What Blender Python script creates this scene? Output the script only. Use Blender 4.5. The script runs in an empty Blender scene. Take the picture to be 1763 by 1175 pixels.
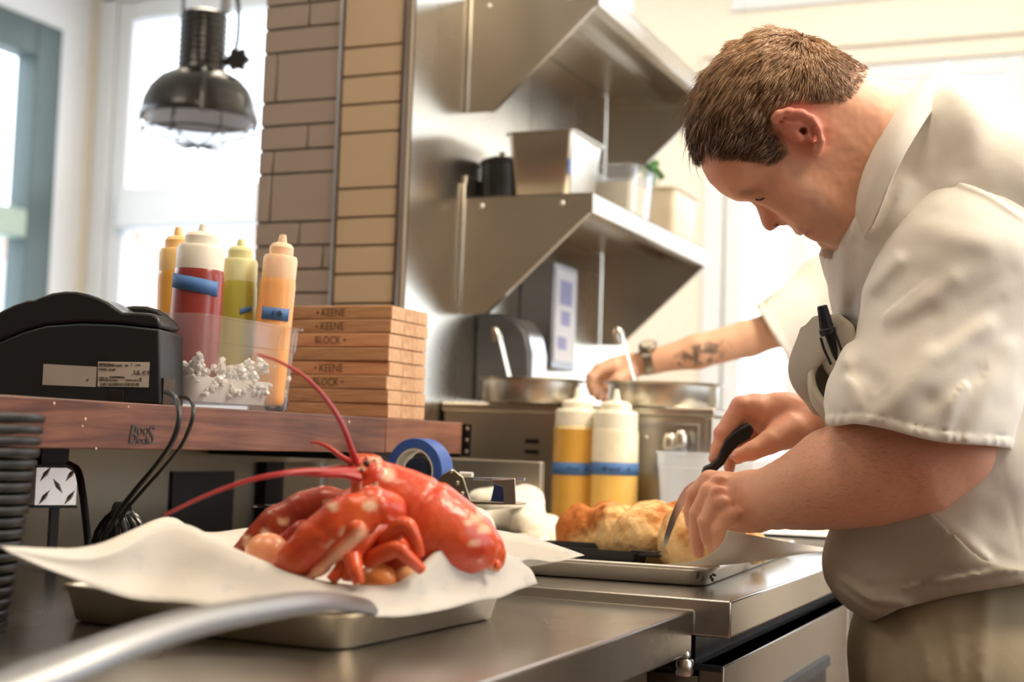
import bpy, math, random
import numpy as np
from mathutils import Vector, Matrix

# ------------------------------------------------------------------ camera
F_PX = 2446.0
YAW, PITCH, ROLL = math.radians(23.37), math.radians(4.07), math.radians(1.93)
CAM = np.array([0.0, 0.0, 1.10])
FWD = np.array([-math.sin(YAW)*math.cos(PITCH), math.cos(YAW)*math.cos(PITCH), math.sin(PITCH)])
_r0 = np.array([math.cos(YAW), math.sin(YAW), 0.0]); _u0 = np.cross(_r0, FWD)
RIGHT = math.cos(ROLL)*_r0 + math.sin(ROLL)*_u0
UP = math.cos(ROLL)*_u0 - math.sin(ROLL)*_r0
scene = bpy.context.scene
COL = scene.collection
cam_d = bpy.data.cameras.new('camera')
cam_d.sensor_width = 36.0
cam_d.lens = F_PX*36.0/1763.0
cam_d.clip_start = 0.02
cam_d.dof.use_dof = True
cam_d.dof.focus_distance = 1.86
cam_d.dof.aperture_fstop = 3.4
cam = bpy.data.objects.new('camera', cam_d); COL.objects.link(cam)
mw = Matrix.Identity(4)
for i in range(3):
    mw[i][0] = RIGHT[i]; mw[i][1] = UP[i]; mw[i][2] = -FWD[i]; mw[i][3] = CAM[i]
cam.matrix_world = mw
scene.camera = cam

# ------------------------------------------------------------------ world, lamps, exposure
world = bpy.data.worlds.new('world'); scene.world = world
world.use_nodes = True
bg = world.node_tree.nodes['Background']
bg.inputs[0].default_value = (0.86, 0.93, 1.0, 1); bg.inputs[1].default_value = 3.4
scene.view_settings.view_transform = 'Standard'
scene.view_settings.look = 'None'
scene.view_settings.exposure = 0.28
scene.view_settings.gamma = 1.0
scene.view_settings.use_curve_mapping = False
scene.cycles.max_bounces = 8
scene.cycles.diffuse_bounces = 4
scene.cycles.glossy_bounces = 5
scene.cycles.transparent_max_bounces = 16
scene.cycles.sample_clamp_indirect = 6.0

def area(name, loc, size, power, col, rot=(0, 0, 0), size_y=None):
    l = bpy.data.lights.new(name, 'AREA'); l.energy = power; l.color = col
    l.shape = 'RECTANGLE' if size_y else 'SQUARE'; l.size = size
    if size_y: l.size_y = size_y
    o = bpy.data.objects.new(name, l); o.location = loc; o.rotation_euler = rot; COL.objects.link(o)
    return o
WARM = (1.0, 0.85, 0.66)
# ceiling fixtures of the kitchen (panels with real area, above the frame)
for k, (x, y, p) in enumerate([(-2.6, 1.0, 14), (-0.6, 0.9, 18), (0.3, 3.0, 52), (-2.7, 4.0, 40), (1.3, 1.8, 75), (-0.8, 4.4, 12)]):
    area('ceiling_light', (x, y, 3.36), 0.9, p, WARM)

# ------------------------------------------------------------------ pixel -> place helpers
def ray(px, py): return FWD + RIGHT*((px-881.5)/F_PX) + UP*((587.5-py)/F_PX)
def Q(px, py, D): return CAM + ray(px, py)*D
def on_x(px, py, X): d = ray(px, py); return CAM + d*((X-CAM[0])/d[0])
def on_y(px, py, Y): d = ray(px, py); return CAM + d*((Y-CAM[1])/d[1])
def on_z(px, py, Z): d = ray(px, py); return CAM + d*((Z-CAM[2])/d[2])
def PX(n, D): return n*D/F_PX            # a length of n pixels at depth D in metres

# ------------------------------------------------------------------ materials
MATS = {}
def _mat(name):
    m = bpy.data.materials.new(name); m.use_nodes = True
    nt = m.node_tree; return m, nt, nt.nodes['Principled BSDF']
def N(nt, typ, **kw):
    n = nt.nodes.new(typ)
    for k, v in kw.items():
        if k.startswith('i_'):
            key = k[2:]
            key = int(key) if key.isdigit() else key.replace('_', ' ')
            n.inputs[key].default_value = v
        else: setattr(n, k, v)
    return n
def coords(nt, scale=(1, 1, 1), rot=(0, 0, 0)):
    tc = N(nt, 'ShaderNodeTexCoord'); mp = N(nt, 'ShaderNodeMapping')
    mp.inputs['Scale'].default_value = scale; mp.inputs['Rotation'].default_value = rot
    nt.links.new(tc.outputs['Object'], mp.inputs[0]); return mp.outputs[0]
def ramp(nt, fac, stops):
    r = N(nt, 'ShaderNodeValToRGB'); e = r.color_ramp.elements
    while len(e) < len(stops): e.new(0.5)
    for i, (p, c) in enumerate(stops):
        e[i].position = p; e[i].color = (*c, 1)
    nt.links.new(fac, r.inputs[0]); return r.outputs[0]
def bump(nt, bs, h, strength=0.2, dist=0.002):
    b = N(nt, 'ShaderNodeBump'); b.inputs['Strength'].default_value = strength; b.inputs['Distance'].default_value = dist
    nt.links.new(h, b.inputs['Height']); nt.links.new(b.outputs[0], bs.inputs['Normal'])
def plain(name, col, rough=0.5, metal=0.0, var=0.06, scale=(30, 30, 30), bmp=0.0, spec=0.5, coat=0.0, sss=0.0, sss_r=(1, .5, .3), sheen=0.0, rvar=0.0, alpha=None, trans=0.0):
    if name in MATS: return MATS[name]
    m, nt, bs = _mat(name)
    v = coords(nt, scale); no = N(nt, 'ShaderNodeTexNoise', i_Scale=1.0, i_Detail=4.0)
    nt.links.new(v, no.inputs['Vector'])
    a = [max(0, c*(1-var)) for c in col]; b = [min(1, c*(1+var)) for c in col]
    nt.links.new(ramp(nt, no.outputs[0], [(0.3, a), (0.7, b)]), bs.inputs['Base Color'])
    bs.inputs['Roughness'].default_value = rough; bs.inputs['Metallic'].default_value = metal
    bs.inputs['Specular IOR Level'].default_value = spec; bs.inputs['Coat Weight'].default_value = coat
    if rvar:
        mr = N(nt, 'ShaderNodeMapRange', i_3=max(0.02, rough-rvar), i_4=rough+rvar)
        nt.links.new(no.outputs[0], mr.inputs[0]); nt.links.new(mr.outputs[0], bs.inputs['Roughness'])
    if sss:
        bs.inputs['Subsurface Weight'].default_value = sss; bs.inputs['Subsurface Radius'].default_value = sss_r
        bs.inputs['Subsurface Scale'].default_value = 0.01
    if sheen: bs.inputs['Sheen Weight'].default_value = sheen
    if trans: bs.inputs['Transmission Weight'].default_value = trans
    if bmp: bump(nt, bs, no.outputs[0], bmp)
    MATS[name] = m; return m
def steel(name, col=(.60, .575, .54), rough=0.28, brush=(3, 3, 260), bmp=0.05, rvar=0.10, spots=0.0):
    if name in MATS: return MATS[name]
    m, nt, bs = _mat(name)
    bs.inputs['Metallic'].default_value = 1.0
    v = coords(nt, brush); no = N(nt, 'ShaderNodeTexNoise', i_Scale=1.0, i_Detail=3.0)
    nt.links.new(v, no.inputs['Vector'])
    v2 = coords(nt, (4, 4, 4)); n2 = N(nt, 'ShaderNodeTexNoise', i_Scale=1.0, i_Detail=5.0)
    nt.links.new(v2, n2.inputs['Vector'])
    nt.links.new(ramp(nt, n2.outputs[0], [(0.3, [c*.86 for c in col]), (0.7, col)]), bs.inputs['Base Color'])
    mr = N(nt, 'ShaderNodeMapRange', i_3=rough-rvar*.6, i_4=rough+rvar)
    nt.links.new(n2.outputs[0], mr.inputs[0]); nt.links.new(mr.outputs[0], bs.inputs['Roughness'])
    if bmp: bump(nt, bs, no.outputs[0], bmp, 0.001)
    MATS[name] = m; return m
def wood(name, a, b, c, grain=(2, 60, 60), rough=0.42, dist=3.0, rot=(0, 0, 0)):
    if name in MATS: return MATS[name]
    m, nt, bs = _mat(name)
    v = coords(nt, grain, rot); no = N(nt, 'ShaderNodeTexNoise', i_Scale=1.0, i_Detail=6.0, i_Distortion=dist, i_Roughness=.6)
    nt.links.new(v, no.inputs['Vector'])
    v2 = coords(nt, (3, 9, 9)); n2 = N(nt, 'ShaderNodeTexNoise', i_Scale=1.0, i_Detail=2.0); nt.links.new(v2, n2.inputs['Vector'])
    mx = N(nt, 'ShaderNodeMath', operation='ADD'); mu = N(nt, 'ShaderNodeMath', operation='MULTIPLY', i_1=0.5)
    nt.links.new(n2.outputs[0], mu.inputs[0]); nt.links.new(no.outputs[0], mx.inputs[0]); nt.links.new(mu.outputs[0], mx.inputs[1])
    nt.links.new(ramp(nt, mx.outputs[0], [(0.5, a), (0.72, b), (0.95, c)]), bs.inputs['Base Color'])
    bs.inputs['Roughness'].default_value = rough
    bump(nt, bs, no.outputs[0], 0.12, 0.001)
    MATS[name] = m; return m
def clear(name, tint=(.93, .95, .97), keep=0.22, rough=0.05, milk=(.9, .92, .95), milk_fac=0.08):
    """thin clear plastic / glass sheet: see-through mixed with fresnel gloss and a little milkiness"""
    if name in MATS: return MATS[name]
    m = bpy.data.materials.new(name); m.use_nodes = True; nt = m.node_tree; nt.nodes.clear()
    out = N(nt, 'ShaderNodeOutputMaterial'); tr = N(nt, 'ShaderNodeBsdfTransparent', i_0=(*tint, 1))
    gl = N(nt, 'ShaderNodeBsdfGlossy', i_Roughness=rough); df = N(nt, 'ShaderNodeBsdfDiffuse', i_0=(*milk, 1))
    tl = N(nt, 'ShaderNodeBsdfTranslucent', i_0=(*milk, 1))
    lw = N(nt, 'ShaderNodeLayerWeight', i_Blend=0.5); pw = N(nt, 'ShaderNodeMath', operation='POWER', i_1=4.0); nt.links.new(lw.outputs['Facing'], pw.inputs[0])
    fr = N(nt, 'ShaderNodeMath', operation='MULTIPLY_ADD', i_1=0.6, i_2=0.03); nt.links.new(pw.outputs[0], fr.inputs[0])
    m0 = N(nt, 'ShaderNodeMixShader', i_0=0.5); m1 = N(nt, 'ShaderNodeMixShader', i_0=milk_fac); m2 = N(nt, 'ShaderNodeMixShader')
    nt.links.new(df.outputs[0], m0.inputs[1]); nt.links.new(tl.outputs[0], m0.inputs[2])
    nt.links.new(tr.outputs[0], m1.inputs[1]); nt.links.new(m0.outputs[0], m1.inputs[2])
    nt.links.new(fr.outputs[0], m2.inputs[0]); nt.links.new(m1.outputs[0], m2.inputs[1]); nt.links.new(gl.outputs[0], m2.inputs[2])
    nt.links.new(m2.outputs[0], out.inputs[0]); MATS[name] = m; return m
def sheet(name, col, tr=0.35, rough=0.7, print_col=None):
    """paper / thin cloth: diffuse + translucent"""
    if name in MATS: return MATS[name]
    m, nt, bs = _mat(name)
    v = coords(nt, (25, 25, 25)); no = N(nt, 'ShaderNodeTexNoise', i_Scale=1.0, i_Detail=4.0); nt.links.new(v, no.inputs['Vector'])
    c = ramp(nt, no.outputs[0], [(0.3, [x*.96 for x in col]), (0.7, col)])
    if print_col:
        v2 = coords(nt, (34, 34, 34)); vo = N(nt, 'ShaderNodeTexVoronoi', i_Scale=1.0); nt.links.new(v2, vo.inputs['Vector'])
        n3 = N(nt, 'ShaderNodeTexNoise', i_Scale=4.0, i_Detail=3.0); nt.links.new(v2, n3.inputs['Vector'])
        ad = N(nt, 'ShaderNodeMath', operation='ADD'); nt.links.new(vo.outputs['Distance'], ad.inputs[0]); nt.links.new(n3.outputs[0], ad.inputs[1])
        fac = ramp(nt, ad.outputs[0], [(0.62, (.55, .55, .55)), (0.80, (0, 0, 0))])
        mx = N(nt, 'ShaderNodeMix', data_type='RGBA'); nt.links.new(fac, mx.inputs[0]); nt.links.new(c, mx.inputs[6])
        mx.inputs[7].default_value = (*print_col, 1); c = mx.outputs[2]
    nt.links.new(c, bs.inputs['Base Color']); bs.inputs['Roughness'].default_value = rough
    bs.inputs['Specular IOR Level'].default_value = 0.2
    tl = N(nt, 'ShaderNodeBsdfTranslucent'); nt.links.new(c, tl.inputs[0])
    mxs = N(nt, 'ShaderNodeMixShader', i_0=tr); out = nt.nodes['Material Output']
    nt.links.new(bs.outputs[0], mxs.inputs[1]); nt.links.new(tl.outputs[0], mxs.inputs[2]); nt.links.new(mxs.outputs[0], out.inputs[0])
    bump(nt, bs, no.outputs[0], 0.1)
    MATS[name] = m; return m
def vcol(name, rough=0.5, sss=0.0, spec=0.4, nscale=120, var=0.08, bmp=0.1, bdist=0.001, coat=0.0, metal=0.0, bscale=None, sss_r=(1, .45, .25), weave=False):
    """base colour from the mesh's own colour attribute (own pigment; skin also carries painted shade in ear and nostril)"""
    if name in MATS: return MATS[name]
    m, nt, bs = _mat(name)
    at = N(nt, 'ShaderNodeVertexColor', layer_name='Col')
    v = coords(nt); no = N(nt, 'ShaderNodeTexNoise', i_Scale=float(nscale), i_Detail=4.0); nt.links.new(v, no.inputs['Vector'])
    mr = N(nt, 'ShaderNodeMapRange', i_3=1-var, i_4=1+var); nt.links.new(no.outputs[0], mr.inputs[0])
    mu = N(nt, 'ShaderNodeVectorMath', operation='SCALE'); nt.links.new(at.outputs[0], mu.inputs[0]); nt.links.new(mr.outputs[0], mu.inputs['Scale'])
    nt.links.new(mu.outputs[0], bs.inputs['Base Color'])
    bs.inputs['Roughness'].default_value = rough; bs.inputs['Specular IOR Level'].default_value = spec
    bs.inputs['Coat Weight'].default_value = coat; bs.inputs['Metallic'].default_value = metal
    if sss:
        bs.inputs['Subsurface Weight'].default_value = sss; bs.inputs['Subsurface Radius'].default_value = sss_r; bs.inputs['Subsurface Scale'].default_value = 0.006
    if bmp:
        if bscale:
            n2 = N(nt, 'ShaderNodeTexNoise', i_Scale=float(bscale), i_Detail=3.0); nt.links.new(v, n2.inputs['Vector']); bump(nt, bs, n2.outputs[0], bmp, bdist)
        else: bump(nt, bs, no.outputs[0], bmp, bdist)
    MATS[name] = m; return m

# ------------------------------------------------------------------ mesh builders
class MB:
    def __init__(s): s.v = []; s.f = []
    def add(s, v, f):
        n = len(s.v); s.v.extend([tuple(map(float, p)) for p in v]); s.f.extend([tuple(i+n for i in q) for q in f]); return s
    def box(s, x0, x1, y0, y1, z0, z1):
        v = [(x, y, z) for z in (z0, z1) for y in (y0, y1) for x in (x0, x1)]
        return s.add(v, [(0, 2, 3, 1), (4, 5, 7, 6), (0, 1, 5, 4), (2, 6, 7, 3), (0, 4, 6, 2), (1, 3, 7, 5)])
    def prism(s, poly, h0, h1, M=None, axis=2):
        """poly: CCW 2D list, extruded from h0 to h1 along axis (2: xy->z, 1: xz->y, 0: yz->x)"""
        def P(a, b, h): return (a, b, h) if axis == 2 else ((a, h, b) if axis == 1 else (h, a, b))
        n = len(poly); v = [P(a, b, h0) for a, b in poly] + [P(a, b, h1) for a, b in poly]
        if M is not None: v = [tuple(M @ Vector(p)) for p in v]
        f = [tuple(range(n-1, -1, -1)), tuple(range(n, 2*n))] + [(i, (i+1) % n, n+(i+1) % n, n+i) for i in range(n)]
        return s.add(v, f)
    def lathe(s, prof, n=32, c=(0, 0, 0), M=None, a0=0, a1=2*math.pi):
        full = abs(a1-a0-2*math.pi) < 1e-6; m = n if full else n+1
        v = []; f = []
        for (r, z) in prof:
            for k in range(m):
                a = a0+(a1-a0)*k/n; p = (r*math.cos(a), r*math.sin(a), z)
                v.append(p)
        for i in range(len(prof)-1):
            for k in range(n):
                k2 = (k+1) % m
                f.append((i*m+k, i*m+k2, (i+1)*m+k2, (i+1)*m+k))
        if M is not None: v = [tuple(M @ Vector(p)) for p in v]
        v = [(p[0]+c[0], p[1]+c[1], p[2]+c[2]) for p in v]
        return s.add(v, f)
    def tube(s, pts, rad, n=8, cap=True, flat=None):
        pts = np.array(pts, float); L = len(pts)
        if np.isscalar(rad): rad = [rad]*L
        t = np.gradient(pts, axis=0); t /= np.linalg.norm(t, axis=1)[:, None]+1e-12
        a = np.array([0, 0, 1.0]) if abs(t[0][2]) < .9 else np.array([1.0, 0, 0])
        u = np.cross(t[0], a); u /= np.linalg.norm(u); v = []; f = []
        for i in range(L):
            u = u-t[i]*(u@t[i]); u /= np.linalg.norm(u); w = np.cross(t[i], u)
            for k in range(n):
                an = 2*math.pi*k/n; cu, cw = math.cos(an), math.sin(an)
                if flat: cu *= flat[0]; cw *= flat[1]
                v.append(pts[i]+rad[i]*(cu*u+cw*w))
        for i in range(L-1):
            for k in range(n):
                f.append((i*n+k, i*n+(k+1) % n, (i+1)*n+(k+1) % n, (i+1)*n+k))
        if cap: f.append(tuple(range(n-1, -1, -1))); f.append(tuple((L-1)*n+k for k in range(n)))
        return s.add(v, f)
    def rrloft(s, rings, n=6, close_bottom=True, close_top=True):
        """rings of (hx, hy, r, z): loft of rounded rectangles"""
        v = []; f = []; m = 4*(n+1)
        for hx, hy, r, z in rings:
            r = min(r, hx, hy)
            for q, (sx, sy) in enumerate([(1, 1), (-1, 1), (-1, -1), (1, -1)]):
                for k in range(n+1):
                    a = math.pi/2*(q+k/n)
                    v.append((sx*(hx-r)+r*math.cos(a), sy*(hy-r)+r*math.sin(a), z))
        for i in range(len(rings)-1):
            for k in range(m):
                f.append((i*m+k, i*m+(k+1) % m, (i+1)*m+(k+1) % m, (i+1)*m+k))
        if close_bottom: f.append(tuple(range(m-1, -1, -1)))
        if close_top: f.append(tuple((len(rings)-1)*m+k for k in range(m)))
        return s.add(v, f)
    def grid(s, P):
        P = np.asarray(P, float); a, b = P.shape[:2]
        v = P.reshape(-1, 3); f = [(i*b+j, i*b+j+1, (i+1)*b+j+1, (i+1)*b+j) for i in range(a-1) for j in range(b-1)]
        return s.add(v, f)
    def sphere(s, c, r, n=12, m=8, sc=(1, 1, 1), M=None):
        prof = [(max(1e-5, math.sin(math.pi*i/m))*r, -math.cos(math.pi*i/m)*r) for i in range(m+1)]
        S = Matrix.Diagonal((*sc, 1))
        if M is not None: S = M @ S
        return s.lathe(prof, n, c, S)

def mesh_from(name, v, f):
    me = bpy.data.meshes.new(name); me.from_pydata([tuple(p) for p in v], [], [tuple(q) for q in f]); me.update(); return me
def obj(name, mb, mat, parent=None, bevel=0.0, smooth=True, angle=40, seg=2, subsurf=0, solid=0.0, label=None, loc=None):
    me = mb if isinstance(mb, bpy.types.Mesh) else mesh_from(name, mb.v, mb.f)
    o = bpy.data.objects.new(name, me); COL.objects.link(o)
    if mat is not None and not me.materials: me.materials.append(mat)
    if smooth and len(me.polygons):
        me.polygons.foreach_set('use_smooth', [True]*len(me.polygons))
        if angle < 179: me.set_sharp_from_angle(angle=math.radians(angle))
    if solid:
        md = o.modifiers.new('solid', 'SOLIDIFY'); md.thickness = abs(solid); md.offset = 0 if solid > 0 else 1
    if subsurf:
        md = o.modifiers.new('sub', 'SUBSURF'); md.levels = md.render_levels = subsurf
    if bevel:
        md = o.modifiers.new('bevel', 'BEVEL'); md.width = bevel; md.segments = seg; md.limit_method = 'ANGLE'; md.angle_limit = math.radians(35)
        md.harden_normals = False
    if parent: o.parent = parent
    if loc is not None: o.location = loc
    if label: o['label'] = label
    return o
def thing(name, label, cat, loc=(0, 0, 0), rz=0.0, group=None, rot=None):
    o = bpy.data.objects.new(name, None); o.empty_display_size = 0.05; COL.objects.link(o)
    o.location = tuple(float(a) for a in loc); o.rotation_euler = rot if rot else (0, 0, rz)
    o['label'] = label; o['category'] = cat
    if group: o['group'] = group
    return o
def tag(o, label, cat, group=None, kind=None):
    if label: o['label'] = label
    if cat: o['category'] = cat
    if group: o['group'] = group
    if kind: o['kind'] = kind
    return o
def struct(name, mb, mat, label=None, **kw):
    o = obj(name, mb, mat, **kw); o['kind'] = 'structure'
    if label: o['label'] = label
    return o
def rebase(o, base):
    """shift mesh data so that a world-space mesh sits under a parent placed at base"""
    o.data.transform(Matrix.Translation(Vector([-float(b) for b in base]))); return o
def copy_tree(o, parent=None, label=None):
    c = o.copy(); COL.objects.link(c)
    if parent: c.parent = parent
    if label: c['label'] = label
    for ch in list(o.children): copy_tree(ch, c)
    return c
def curve_pts(P, n=8):
    """Catmull-Rom through points"""
    P = np.array(P, float); Pp = np.vstack([2*P[0]-P[1], P, 2*P[-1]-P[-2]]); out = []
    for i in range(1, len(Pp)-2):
        p0, p1, p2, p3 = Pp[i-1:i+3]
        for k in range(n):
            t = k/n
            out.append(.5*((2*p1)+(-p0+p2)*t+(2*p0-5*p1+4*p2-p3)*t*t+(-p0+3*p1-3*p2+p3)*t**3))
    out.append(P[-1]); return np.array(out)
def patch(ctrl, n=6):
    C = np.array(ctrl, float); rows = np.array([curve_pts(r, n) for r in C])
    return np.array([curve_pts(rows[:, j], n) for j in range(rows.shape[1])]).transpose(1, 0, 2)
def text(name, body, size, mat, parent, loc, rot, extrude=0.0004, align='LEFT', shear=0.0, label=None, sx=1.0, sy=1.0):
    cu = bpy.data.curves.new(name, 'FONT'); cu.body = body; cu.size = size; cu.extrude = extrude; cu.align_x = align; cu.shear = shear
    cu.materials.append(mat); cu.resolution_u = 3
    tmp = bpy.data.objects.new('tmp', cu)
    me = bpy.data.meshes.new_from_object(tmp); bpy.data.objects.remove(tmp)
    if not me.materials: me.materials.append(mat)
    o = bpy.data.objects.new(name, me); COL.objects.link(o); o.parent = parent
    o.location = loc; o.rotation_euler = rot; o.scale = (sx, sy, 1)
    if label: o['label'] = label
    return o
R90 = math.pi/2

# common materials
M_WALL = plain('cream_paint', (.86, .80, .69), .6, var=.02)
M_WHITE = plain('white_window_paint', (.80, .83, .86), .5, var=.02)
M_TAN = plain('tan_paint', (.42, .33, .23), .7, var=.04, scale=(2, 2, 2))
M_DKFRAME = plain('dark_green_frame', (.09, .13, .13), .4)
M_SAGE = plain('sage_rail_paint', (.42, .52, .44), .5)
M_GLASS = clear('window_glass', (.97, .98, .99), rough=.02, milk_fac=0.0)
M_STEEL = steel('brushed_steel', col=(.60, .55, .47))
M_STEEL_V = steel('brushed_steel_wall', col=(.70, .645, .55), rough=.24, brush=(260, 260, 3))
M_STEEL_TOP = steel('worn_steel_top', col=(.56, .53, .49), rough=.25, brush=(4, 240, 4), rvar=.06, bmp=.035)
M_ALU = steel('aluminium_pan', col=(.84, .81, .75), rough=.44, brush=(8, 8, 8), bmp=.08)
M_BLACK = plain('black_plastic', (.010, .011, .012), .42, spec=.35, rvar=.08)
M_BLACKG = plain('glossy_black', (.015, .015, .016), .2)
M_RUBBER = plain('black_cable_rubber', (.012, .012, .013), .35)
M_INK = plain('dark_ink', (.03, .03, .035), .6)
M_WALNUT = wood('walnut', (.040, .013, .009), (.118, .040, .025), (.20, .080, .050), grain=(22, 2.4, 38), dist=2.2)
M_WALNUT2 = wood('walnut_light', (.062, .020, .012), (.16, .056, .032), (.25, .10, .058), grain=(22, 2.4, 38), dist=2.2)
M_MAPLE = wood('oiled_maple', (.22, .10, .048), (.40, .20, .095), (.54, .30, .15), grain=(4, 60, 60), rough=.5)
M_MAPLE_END = wood('maple_end_grain', (.44, .24, .13), (.58, .35, .20), (.68, .44, .27), grain=(60, 60, 30), rough=.6)
# ================================================================== SETTING
YB, XL, XR, YF, ZC = 5.5, -4.7, 2.7, -2.6, 3.5
m = MB().box(XL, XR, YF, YB, -.06, 0)
struct('floor', m, plain('kitchen_quarry_tile', (.16, .10, .08), .5, scale=(6, 6, 6)))
struct('ceiling', MB().box(XL, XR, YF, YB, ZC, ZC+.08), plain('ceiling_paint', (.80, .74, .62), .8, var=.02))
struct('wall_front', MB().box(XL-.12, XR+.12, YF-.12, YF, 0, ZC), M_TAN)
# right wall with a wide window band (outside the frame; it lights the steel)
mb = MB()
mb.box(XR, XR+.12, YF, YB, 0, .95); mb.box(XR, XR+.12, YF, YB, 3.0, ZC)
for y0, y1 in ((YF, .9), (3.0, 3.3), (5.2, YB)): mb.box(XR, XR+.12, y0, y1, .95, 3.0)
struct('wall_right', mb, M_WALL)
struct('dark_panel_right', MB().box(XR-.03, XR-.002, YF, YB, .0, 1.0), plain('unseen_dark_panel', (.07, .05, .04), .5))  # unseen dark panel, added to darken what the steel faces reflect
struct('dark_panel_front', MB().box(XL, XR-.04, YF+.002, YF+.03, .0, 1.5), plain('unseen_dark_panel', (.07, .05, .04), .5))  # unseen dark panel along the front wall, keeps the camera side dim
# back wall with openings : left window and right window and right transom
def wall_with_holes(axis, pos, t, a0, a1, z0, z1, holes, mat, name):
    """wall in plane axis (0: x const, 1: y const) built from boxes round rectangular holes (a0,a1,z0,z1)"""
    xs = sorted({a0, a1, *[h[0] for h in holes], *[h[1] for h in holes]}); zs = sorted({z0, z1, *[h[2] for h in holes], *[h[3] for h in holes]})
    mb = MB()
    for i in range(len(xs)-1):
        for j in range(len(zs)-1):
            cx, cz = (xs[i]+xs[i+1])/2, (zs[j]+zs[j+1])/2
            if any(h[0] < cx < h[1] and h[2] < cz < h[3] for h in holes): continue
            if axis == 1: mb.box(xs[i], xs[i+1], pos, pos+t, zs[j], zs[j+1])
            else: mb.box(pos, pos+t, xs[i], xs[i+1], zs[j], zs[j+1])
    return struct(name, mb, mat)
HB = [(-4.52, -2.1, 1.15, 3.18), (-1.46, -.34, 1.0, 2.60), (-1.46, 1.6, 2.86, 3.38), (-.05, 1.6, 1.0, 2.60)]
wall_with_holes(1, YB, .14, XL-.12, XR+.12, 0, ZC, HB, M_WALL, 'wall_back')
HL = [(1.0, 5.28, .9, 3.0)]
wall_with_holes(0, XL-.14, .14, YF, YB, 0, ZC, HL, M_WHITE, 'wall_left')
def window(n, axis, pos, a0, a1, z0, z1, bars_a, bars_z, fw, fmat, depth=.08, label=None, rail=None):
    """frame (parts), mullions and panes; rail = (z0, z1, mat)"""
    o = bpy.data.objects.new('window_%d' % n, None); COL.objects.link(o); o['kind'] = 'structure'
    if label: o['label'] = label
    o.location = (0, 0, 0)
    def bx(x0, x1, y0, y1, q0=0, q1=0): pass
    def B(mb, p0, p1, d0, d1, q0, q1):
        return mb.box(p0, p1, pos+d0, pos+d1, q0, q1) if axis == 1 else mb.box(pos+d0, pos+d1, p0, p1, q0, q1)
    for (p0, p1, q0, q1) in ((a0, a0+fw, z0, z1), (a1-fw, a1, z0, z1), (a0+fw, a1-fw, z1-fw, z1), (a0+fw, a1-fw, z0, z0+fw)):
        obj('frame', B(MB(), p0, p1, 0, depth, q0, q1), fmat, o, bevel=.006)
    for b, w in bars_a: obj('mullion', B(MB(), b-w/2, b+w/2, .01, depth-.01, z0+fw, z1-fw), fmat, o, bevel=.005)
    for b, w in bars_z: obj('glazing_bar', B(MB(), a0+fw, a1-fw, .012, depth-.012, b-w/2, b+w/2), fmat, o, bevel=.005)
    if rail: obj('rail', B(MB(), a0+fw, a1-fw, -.05, depth, rail[0], rail[1]), rail[2], o, bevel=.008)
    obj('pane', B(MB(), a0+fw*.5, a1-fw*.5, depth*.5-.002, depth*.5+.002, z0+fw*.5, z1-fw*.5), M_GLASS, o)
    return o
window(1, 1, YB-.02, -4.52, -2.1, 1.15, 3.18, [(-3.2, .07)], [], .09, M_WHITE, rail=(2.06, 2.25, M_WHITE))
window(2, 1, YB-.02, -1.46, -.34, 1.0, 2.60, [(-1.17, .09)], [], .07, M_WHITE)
window(3, 1, YB-.02, -1.46, 1.6, 2.86, 3.38, [(.1, .07)], [], .05, M_WHITE)
window(4, 1, YB-.02, -.05, 1.6, 1.0, 2.60, [], [], .07, M_WHITE)
window(5, 0, XL-.10, 1.0, 5.28, .9, 3.0, [(3.6, .10)], [], .17, M_DKFRAME, depth=.12, rail=(1.97, 2.10, M_SAGE))
for k, (y0, y1) in enumerate(((.9, 3.0), (3.3, 5.2))):
    window(6+k, 0, XR+.02, y0, y1, .95, 3.0, [((y0+y1)/2, .06)], [], .06, M_WHITE)
# casing trims round the back windows
struct('trim_1', MB().box(-1.56, -.26, YB-.035, YB-.001, 2.60, 2.67).box(-1.56, -.26, YB-.055, YB-.001, 2.67, 2.70), M_WALL, bevel=.004)
struct('trim_2', MB().box(-4.62, -1.9, YB-.03, YB-.001, 1.06, 1.14), M_WHITE, bevel=.004)
struct('trim_3', MB().box(-4.62, -4.53, YB-.03, YB-.001, 1.14, 3.28).box(-2.09, -2.0, YB-.03, YB-.001, 1.14, 3.28).box(-4.62, -2.0, YB-.03, YB-.001, 3.19, 3.28), M_WHITE, bevel=.004)
struct('trim_4', MB().box(-1.545, -1.47, YB-.03, YB-.001, .9, 2.59), M_WHITE, bevel=.004)
struct('baseboard_back', MB().box(XL, XR, YB-.02, YB-.001, 0, .14), M_WHITE)

# outside : pale street and a brick building across the way
struct('ground', MB().box(-30, 25, 5.7, 34, -.3, -.2), plain('pale_pavement', (.62, .62, .62), .9))
M_BRICK = plain('sunlit_brick', (.60, .42, .36), .9, scale=(3, 3, 8))
bld = thing('brick_building', 'pale pinkish brick building seen across the street through the left back window', 'building', (-15, 17.5, -.2))
bw = MB().box(-11, 8, 0, 5, 0, 4.6)
obj('brick_wall', bw, M_BRICK, bld)
for k in range(7):
    x = -10+k*2.5
    w = obj('window', MB().box(x, x+1.1, -.06, .0, 2.2, 3.9), M_WHITE, bld)
    obj('pane', MB().box(x+.1, x+1.0, -.09, -.06, 2.3, 3.8), plain('street_glass', (.3, .34, .38), .1), w)
obj('cornice', MB().box(-11.1, 8.1, -.2, .1, 4.4, 4.7), M_WHITE, bld)
wall2 = thing('side_building', 'low pale brick building outside the left-hand dark framed window', 'building', (-19, 4, -.2))
obj('brick_wall', MB().box(-3, 2, -6, 12, 0, 4.2), M_BRICK, wall2)
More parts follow.
